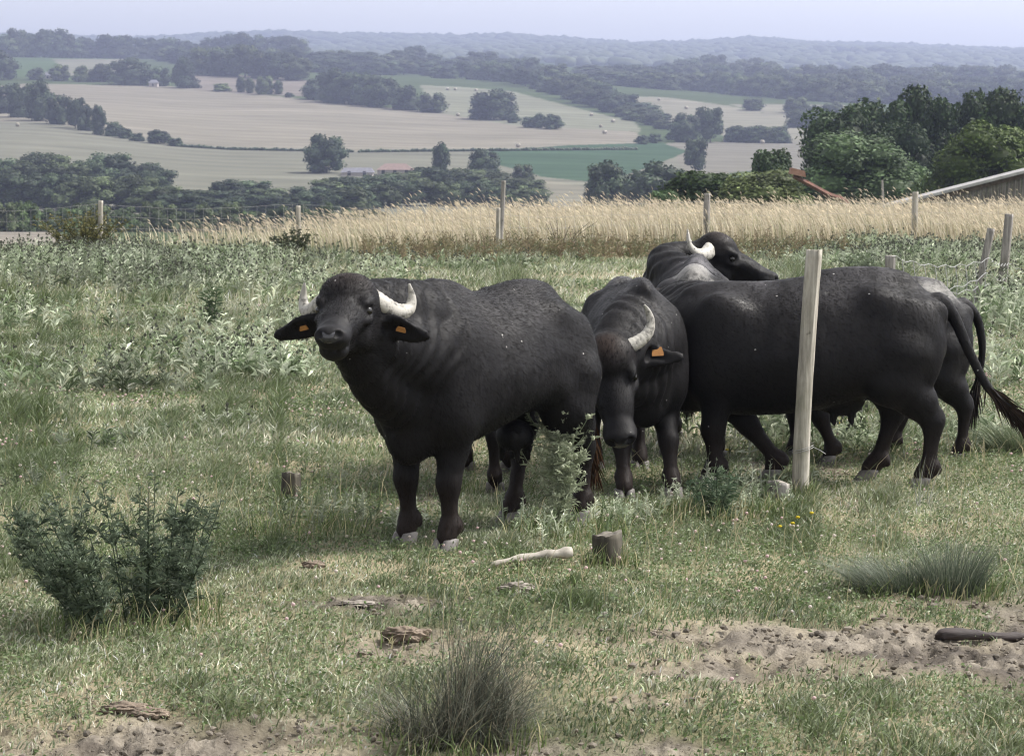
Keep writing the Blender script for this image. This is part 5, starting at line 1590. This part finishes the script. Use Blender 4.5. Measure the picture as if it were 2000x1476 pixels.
# weeds: grey green thistles, docks and nettles in drifts
allV, allF, allC, off = [], [], [], 0
WD = [  # centre px, half sizes in m, height, density, greenness
    (100, 520, 3.6, 6.0, 0.60, 1.0), (300, 535, 3.4, 6.0, 0.56, 1.0), (460, 560, 2.4, 4.5, 0.38, 0.8), (60, 640, 2.2, 1.4, 0.45, 0.6), (640, 530, 1.8, 5.0, 0.36, 0.5),
    (560, 720, 1.35, 1.3, 0.32, 1.0), (330, 735, 1.6, 1.5, 0.30, 0.85), (130, 760, 0.9, 1.0, 0.30, 0.6), (660, 650, 1.5, 1.3, 0.30, 0.7), (430, 680, 1.2, 1.0, 0.30, 0.6),
    (1950, 620, 1.0, 5.0, 0.55, 1.0), (1970, 740, 0.7, 2.0, 0.45, 0.9), (1700, 520, 2.6, 4.0, 0.5, 0.9), (1850, 500, 2.6, 7.0, 0.55, 0.9), (1670, 860, 0.55, 0.9, 0.28, 1.0), (1650, 790, 0.7, 1.2, 0.3, 0.8),
    (930, 520, 2.0, 2.0, 0.26, 0.3), (1310, 985, 0.35, 0.3, 0.17, 1.0), (1440, 950, 0.5, 0.3, 0.2, 1.0), (960, 1000, 0.4, 0.3, 0.16, 1.0), (690, 1015, 0.5, 0.35, 0.16, 1.0), (1180, 1010, 0.4, 0.3, 0.16, 1.0), (1900, 870, 0.5, 0.8, 0.3, 1.0), (1560, 850, 0.8, 0.9, 0.3, 1.0), (1090, 1040, 0.28, 0.5, 0.16, 1.0), (1010, 1000, 0.45, 0.6, 0.12, 0.7), (590, 1035, 0.32, 0.25, 0.13, 0.9), (1440, 985, 0.35, 0.4, 0.14, 0.8),
    (440, 850, 0.4, 0.5, 0.18, 0.6), (250, 880, 0.5, 0.6, 0.15, 0.5), (700, 950, 0.3, 0.4, 0.12, 0.5), (120, 960, 0.4, 0.4, 0.15, 0.5)]
def weed_plants(PX, PY, PH, lpp, lsz, cols, rng, buds=True):
    n = len(PX)
    base = np.stack([PX, PY, put_z(PX, PY)], 1)
    lean = rng.normal(0, 0.18, (n, 2)) * PH[:, None] + np.array([0.08, 0]) * PH[:, None]
    V, F, k = blades(base, PH, 0.008 * (1 + PY / 40), lean, rng, True, 0.4)
    push(V, F, cols * 0.9, k)
    t = rng.uniform(0.08, 1, (n, lpp))
    Pt = base[:, None, :] + np.stack([lean[:, None, 0] * t ** 1.3, lean[:, None, 1] * t ** 1.3, PH[:, None] * t], -1)
    th = rng.uniform(0, 6.28, (n, lpp))
    D = np.stack([np.cos(th), np.sin(th), rng.uniform(0.2, 1.6, (n, lpp))], -1)
    L = lsz[:, None] * rng.uniform(0.6, 1.3, (n, lpp)) * (1.25 - 0.75 * t)
    V, F = leafs(Pt.reshape(-1, 3), D.reshape(-1, 3), L.ravel(), L.ravel() * 0.22, rng, 0.3, 0.15)
    c = np.repeat(cols, lpp, 0) * np.exp(rng.normal(0, 0.22, n * lpp))[:, None]
    push(V, F, c, 4)
    if buds:
        m = rng.uniform(0, 1, n) < 0.6
        tp = base[m] + np.stack([lean[m, 0], lean[m, 1], PH[m]], 1)
        for q in range(2):
            D = rng.normal(0, 0.4, tp.shape) + (0, 0, 1)
            V, F = leafs(tp + rng.normal(0, 0.02, tp.shape), D, 0.03 * (1 + PY[m] / 60), 0.024 * (1 + PY[m] / 60), rng, 0.5)
            push(V, F, np.tile((0.07, 0.075, 0.055), (m.sum(), 1)), 4)
WC = np.array([(0.28, 0.325, 0.225), (0.37, 0.41, 0.305), (0.23, 0.275, 0.175), (0.47, 0.50, 0.39), (0.13, 0.175, 0.09)])
for (a, b, hx, hy, hgt, de) in WD:
    g = G(a, b)
    area = hx * hy * 4
    n = int(area * de * (24 if g.y > 18 else 75 if g.y > 13.8 else 150))
    X = g.x + r.normal(0, hx * 0.42, n); Y = g.y + r.normal(0, hy * 0.42, n)
    d = fbm(X * 1.3, Y * 1.3, 121, 3)
    keep = (d > r.uniform(0.36, 0.62, n)) & (Y > 7) & (Y < crest(X / Y * F_PX + CX) + 1.5)
    X, Y = X[keep], Y[keep]; n = len(X)
    if n == 0: continue
    H = hgt * r.uniform(0.4, 1.2, n) * (0.45 + 1.1 * d[keep]) * np.interp(Y, [24, 33, 44], [1.0, 0.85, 0.5])
    cols = WC[r.integers(0, 5, n)] * np.exp(r.normal(0, 0.12, n))[:, None]
    cols = cols * np.clip(1.75 - 1.6 * fbm(X * 0.9 + 7, Y * 0.45, 125, 3), 0.45, 1.2)[:, None]
    weed_plants(X, Y, H, 13 if g.y > 18 else 12, np.clip(0.10 + 0.08 * H, 0, 0.16) * (1.0 if g.y > 18 else 0.75 if g.y > 14 else 0.45), cols, r, g.y > 16)
# dark weedy strip below the straw
n = 900
u = r.uniform(700, 1700, n); Y = r.normal(45.5, 1.6, n); X = (u - CX) / F_PX * Y
cols = np.array([(0.12, 0.12, 0.06), (0.22, 0.19, 0.11), (0.16, 0.125, 0.075)])[r.integers(0, 3, n)]
keep = fbm(X * 0.4, Y * 0.3, 131, 3) > np.interp(u, [700, 780, 900, 1050, 1200, 1300, 1700], [0.60, 0.46, 0.48, 0.42, 0.42, 0.50, 0.54])
weed_plants(X[keep], Y[keep], r.uniform(0.2, 0.5, keep.sum()), 12, np.full(keep.sum(), 0.13), cols[keep], r, False)
tag(obj("weeds", mesh_np("weeds", np.concatenate(allV), np.concatenate(allF), False, np.concatenate(allC), [M['weed']])),
    "drifts of grey green thistles and docks in the pasture", "weeds", kind="stuff")

# single plants --------------------------------------------------------------
def leafy(name, cat, label, base, stems, H, W, leaf, lw, col, col2, seed, per=34, lean=(0, 0), stem_r=0.006, spiny=False, buds=None, up=0.6, group=None, curve=0.4, t0=0.1, branch=0):
    r = rs(seed)
    base = Vector(base)
    root = empty(name, base)
    tag(root, label, cat, group)
    sp, Pt, Dd, tt, bud = [], [], [], [], []
    for i in range(stems):
        a = r.uniform(0, 6.28); q = math.sqrt(r.uniform(0, 1)) if stems > 1 else 0.05
        b = np.array([math.cos(a) * q * W * 0.22, math.sin(a) * q * W * 0.22, -0.02])
        h = H * (1 - 0.35 * q) * r.uniform(0.75, 1.05)
        e = np.array([math.cos(a) * q * W * 0.5 + lean[0] * h, math.sin(a) * q * W * 0.5 + lean[1] * h, h])
        pts = bez([b, b + (e - b) * np.array([0.3 * curve * 2, 0.3 * curve * 2, 0.5]), e], 6)
        sp.append(tube(pts, np.linspace(stem_r, stem_r * 0.4, len(pts)), 5, cap=False))
        lines = [(pts, per)]
        for k in range(branch):
            j = r.integers(3, len(pts) - 2); aa = r.uniform(0, 6.28)
            d = np.array([math.cos(aa), math.sin(aa), 0.9]) * h * r.uniform(0.14, 0.26)
            bp = bez([pts[j], pts[j] + d * (0.6, 0.6, 0.35), pts[j] + d], 5)
            sp.append(tube(bp, np.linspace(stem_r * 0.6, stem_r * 0.3, len(bp)), 5, cap=False))
            lines.append((bp, per // 3)); bud.append(bp[-1])
        bud.append(e)
        for pl, m in lines:
            t = r.uniform(t0, 1, m) * (len(pl) - 1)
            k = np.clip(t.astype(int), 0, len(pl) - 2); f = (t - k)[:, None]
            Pt.append(pl[k] * (1 - f) + pl[k + 1] * f)
            th = r.uniform(0, 6.28, m)
            Dd.append(np.stack([np.cos(th), np.sin(th), r.normal(up, 0.35, m)], 1)); tt.append(t / (len(pl) - 1))
    v, f = joinVF(sp)
    obj("stem", mesh_np("stem", v, f, True, np.tile(np.array(col) * 0.9, (len(v), 1)), [M['weed']]), root)
    Pt = np.concatenate(Pt); Dd = np.concatenate(Dd); tt = np.concatenate(tt); n = len(Pt)
    L = leaf * r.uniform(0.6, 1.25, n) * (1.25 - 0.6 * tt)
    v, f = leafs(Pt, Dd, L, L * lw, r, 0.3, 0.2)
    mix = r.uniform(0, 1, n)[:, None]
    c = (np.array(col) * (1 - mix) + np.array(col2) * mix) * np.exp(r.normal(0, 0.2, n))[:, None]
    VV, FF, CC = [v], [f], [np.repeat(c, 4, 0)]; o = len(v)
    if spiny:
        Dn = Dd / np.linalg.norm(Dd, axis=1)[:, None]
        for k in range(5):
            m = Pt + Dn * (L * r.uniform(0.25, 0.8, n))[:, None]
            D2 = Dn * 0.7 + r.normal(0, 0.75, (n, 3))
            v, f = leafs(m, D2, L * 0.42, L * 0.10, r, 0.3)
            VV.append(v); FF.append(f + o); CC.append(np.repeat(c * 1.1, 4, 0)); o += len(v)
    if buds is not None:
        for e in bud:
            nz = 0.8 + 0.4 * r.uniform(0, 1, (len(IV), 1))
            VV.append(IV * nz * (buds * 0.8, buds * 0.8, buds) + e); FF.append(IF + o); o += len(IV)
            CC.append(np.tile(np.array(col2) * 1.05, (len(IV), 1)))
    obj("foliage", mesh_np("foliage", np.concatenate(VV), np.concatenate(FF), False, np.concatenate(CC), [M['weed']]), root)
    return root

leafy("thistle", "thistle", "tall pale green spiny thistle in front of the front buffalo's hind legs", on(1092, 1030), 5, 0.93, 0.20, 0.074, 0.15, (0.22, 0.255, 0.165), (0.36, 0.39, 0.28), 401, 52, (0.02, 0), 0.006, True, 0.014, 0.5, branch=6)
leafy("thistle", "thistle", "bushy dark green thistle between the smaller buffalo's legs and the leaning post", on(1400, 1000), 9, 0.33, 0.36, 0.085, 0.22, (0.05, 0.085, 0.045), (0.11, 0.15, 0.09), 402, 26, (0, 0), 0.005, True, None, 0.4)
leafy("thistle_bush", "thistle", "large dark thistle bush at lower left, wide and upright", on(256, 1208), 36, 0.78, 1.14, 0.066, 0.26, (0.034, 0.054, 0.030), (0.14, 0.175, 0.115), 403, 42, (-0.12, 0), 0.004, True, None, 0.7, t0=0.06, branch=2, curve=0.85)
leafy("thistle", "thistle", "tall grey green thistle in the weeds beyond the broadside buffalo's back", on(1690, 612), 7, 1.05, 0.75, 0.13, 0.22, (0.13, 0.165, 0.10), (0.20, 0.235, 0.16), 404, 34, (0, 0), 0.010, True, 0.025, 0.5, branch=4)
leafy("dark_weed", "weed", "tall dark leaved weed among the pale weeds left of the buffalo's head", on(415, 640), 6, 0.62, 0.35, 0.13, 0.25, (0.055, 0.09, 0.04), (0.11, 0.15, 0.08), 405, 26)
leafy("bramble_bush", "bush", "brownish bramble bush round the post at the left end of the far fence", on(165, 490) , 60, 1.05, 2.2, 0.12, 0.5, (0.06, 0.065, 0.025), (0.17, 0.16, 0.06), 406, 30, (0, 0), 0.01)
leafy("bramble_bush", "bush", "dark leafy bush round the foot of the post with the rounded top", on(572, 495), 34, 0.62, 1.05, 0.10, 0.5, (0.03, 0.04, 0.02), (0.075, 0.085, 0.04), 407, 30, (0, 0), 0.01)
leafy("dock_plant", "weed", "leafless arching brown bramble shoots in the straw grass above the dark weedy strip", on(1100, 492), 6, 0.95, 1.4, 0.05, 0.4, (0.07, 0.055, 0.035), (0.10, 0.08, 0.05), 408, 8, (0.2, 0), 0.012, curve=0.1)

def tuft(label, base, n, H, spread, lean, cols, seed, w=0.004, name="grass_tuft", cat="grass tuft", rad=0.05, group=None, droop=0.35):
    r = rs(seed)
    a = r.uniform(0, 6.28, n); q = np.sqrt(r.uniform(0, 1, n))
    B = np.stack([np.cos(a) * q * rad, np.sin(a) * q * rad * 0.8, np.full(n, -0.015)], 1)
    h = H * r.uniform(0.35, 1.1, n)
    out = np.stack([np.cos(a), np.sin(a)], 1) * (q * spread * r.uniform(0.4, 1.4, n))[:, None] + r.normal(0, 0.25 * spread, (n, 2)) + np.array(lean)
    VV = []; ns = 6
    th = r.uniform(0, 6.28, n); side = np.stack([np.cos(th), np.sin(th), np.zeros(n)], 1) * w * 0.5
    for i in range(ns):
        t = i / (ns - 1)
        c = B + np.stack([out[:, 0] * t ** 1.7 * h / H, out[:, 1] * t ** 1.7 * h / H, h * (t - droop * t ** 3)], 1)
        VV += [c - side * (1 - t * 0.9), c + side * (1 - t * 0.9)]
    V = np.stack(VV, 1).reshape(-1, 3)
    o = (np.arange(n) * 2 * ns)[:, None]
    F = np.concatenate([o + np.array([[2 * i, 2 * i + 1, 2 * i + 3, 2 * i + 2]]) for i in range(ns - 1)])
    cols = np.array(cols); c = cols[r.integers(0, len(cols), n)] * np.exp(r.normal(0, 0.2, n))[:, None]
    O = obj(name, mesh_np(name, V, F, False, np.repeat(c, 2 * ns, 0), [M['weed']]), None, base)
    tag(O, label, cat, group)
    return O
RC = [(0.09, 0.115, 0.08), (0.14, 0.165, 0.115), (0.20, 0.22, 0.165), (0.055, 0.075, 0.05)]
tuft("low rush tuft swept to the left on the right, beside a taller tuft", on(1740, 1152), 1300, 0.25, 0.20, (-0.14, 0.0), RC, 501, 0.0036, rad=0.17)
tuft("taller upright rush tuft right of the low swept one", on(1862, 1157), 1100, 0.31, 0.17, (0.02, 0.0), RC, 502, 0.0036, rad=0.14, droop=0.15)
tuft("thin whitish dry stalks by the broadside buffalo's hind hooves", on(1805, 990), 30, 0.36, 0.16, (0.06, 0.0), [(0.30, 0.31, 0.27), (0.22, 0.24, 0.19)], 503, 0.0035, rad=0.05, droop=0.05)
tuft("grey green arching grass tuft at the right edge under the hanging tail", on(1985, 880), 900, 0.33, 0.30, (-0.08, 0.0), [(0.12, 0.15, 0.085), (0.17, 0.19, 0.12), (0.09, 0.12, 0.06)], 504, 0.006, rad=0.2)
FB = [(0.07, 0.08, 0.06), (0.11, 0.118, 0.088), (0.17, 0.17, 0.13), (0.045, 0.052, 0.038)]
FB2 = []
def wild_bush(label, base, seed):
    """several leaning tufts grown into one wiry bush"""
    r = rs(seed)
    VV, FF, CC, o = [], [], [], 0
    for k in range(15):
        a = r.uniform(0, 6.28); q = r.uniform(0, 1)
        cx, cy = math.cos(a) * q * 0.22, math.sin(a) * q * 0.10
        n = int(r.uniform(110, 300)); Hh = r.uniform(0.22, 0.62) * (1.2 - 0.55 * q)
        B = np.stack([cx + r.normal(0, 0.035, n), cy + r.normal(0, 0.035, n), np.full(n, -0.015)], 1)
        h = Hh * (0.25 + 0.9 * r.uniform(0, 1, n) ** 1.6)
        ln = np.stack([cx * 0.75 + r.normal(0, 0.10, n), cy * 0.6 + r.normal(0, 0.09, n)], 1) + r.normal(0, 0.09, 2)
        kink = r.normal(0, 0.02, (n, 2))
        th = r.uniform(0, 6.28, n); side = np.stack([np.cos(th), np.sin(th), np.zeros(n)], 1) * 0.0019
        vv = []; ns = 6
        dr = r.uniform(0, 0.5, n)
        for i in range(ns):
            t = i / (ns - 1)
            off2 = ln * t ** 1.4 + kink * math.sin(t * 5)
            c = B + np.stack([off2[:, 0], off2[:, 1], h * (t - dr * t ** 3)], 1)
            vv += [c - side * (1 - t * 0.85), c + side * (1 - t * 0.85)]
        V = np.stack(vv, 1).reshape(-1, 3)
        oo = (np.arange(n) * 2 * ns)[:, None]
        F = np.concatenate([oo + np.array([[2 * i, 2 * i + 1, 2 * i + 3, 2 * i + 2]]) for i in range(ns - 1)])
        pal = np.array(FB + [(0.17, 0.15, 0.11)])
        c = pal[r.integers(0, len(pal), n)] * np.exp(r.normal(0, 0.25, n))[:, None]
        VV.append(V); FF.append(F + o); CC.append(np.repeat(c, 2 * ns, 0)); o += len(V)
    O = obj("wiry_bush", mesh_np("wiry_bush", np.concatenate(VV), np.concatenate(FF), False, np.concatenate(CC), [M['weed']]), None, base)
    tag(O, label, "bush")
wild_bush("dark wiry bush closest to the camera, at the bottom centre", on(900, 1440), 505)
tuft("single pale green grass clump standing left of the front buffalo's front hooves", on(660, 1060), 30, 0.12, 0.06, (0.0, 0), [(0.30, 0.31, 0.2)], 507, 0.005, rad=0.03)
tuft("thin tall dry stalk clump at lower left of the foreground bush", on(665, 1375), 5, 0.22, 0.05, (0.06, 0), [(0.42, 0.40, 0.25)], 508, 0.006, rad=0.01, droop=0.05)

# ------------------------------------------------------------------ air
bm = bmesh.new(); bmesh.ops.create_cube(bm, size=1.0)
me = bpy.data.meshes.new("haze"); bm.to_mesh(me); bm.free()
hz = obj("haze", me)
zl, zh = -60.0, 262.0
hz.scale = (9000, 7600, zh - zl); hz.location = (0, 3700, (zl + zh) / 2)
m = bpy.data.materials.new("haze"); m.use_nodes = True
nt = m.node_tree; nt.nodes.clear()
out = nt.nodes.new("ShaderNodeOutputMaterial"); pv = nt.nodes.new("ShaderNodeVolumePrincipled")
pv.inputs["Color"].default_value = (*HAZE_COLOR, 1)
pv.inputs["Density"].default_value = HAZE_DENSITY
pv.inputs["Anisotropy"].default_value = 0.45
nt.links.new(pv.outputs[0], out.inputs["Volume"])
me.materials.append(m)
tag(hz, "thin blue summer haze", "haze", kind="stuff")
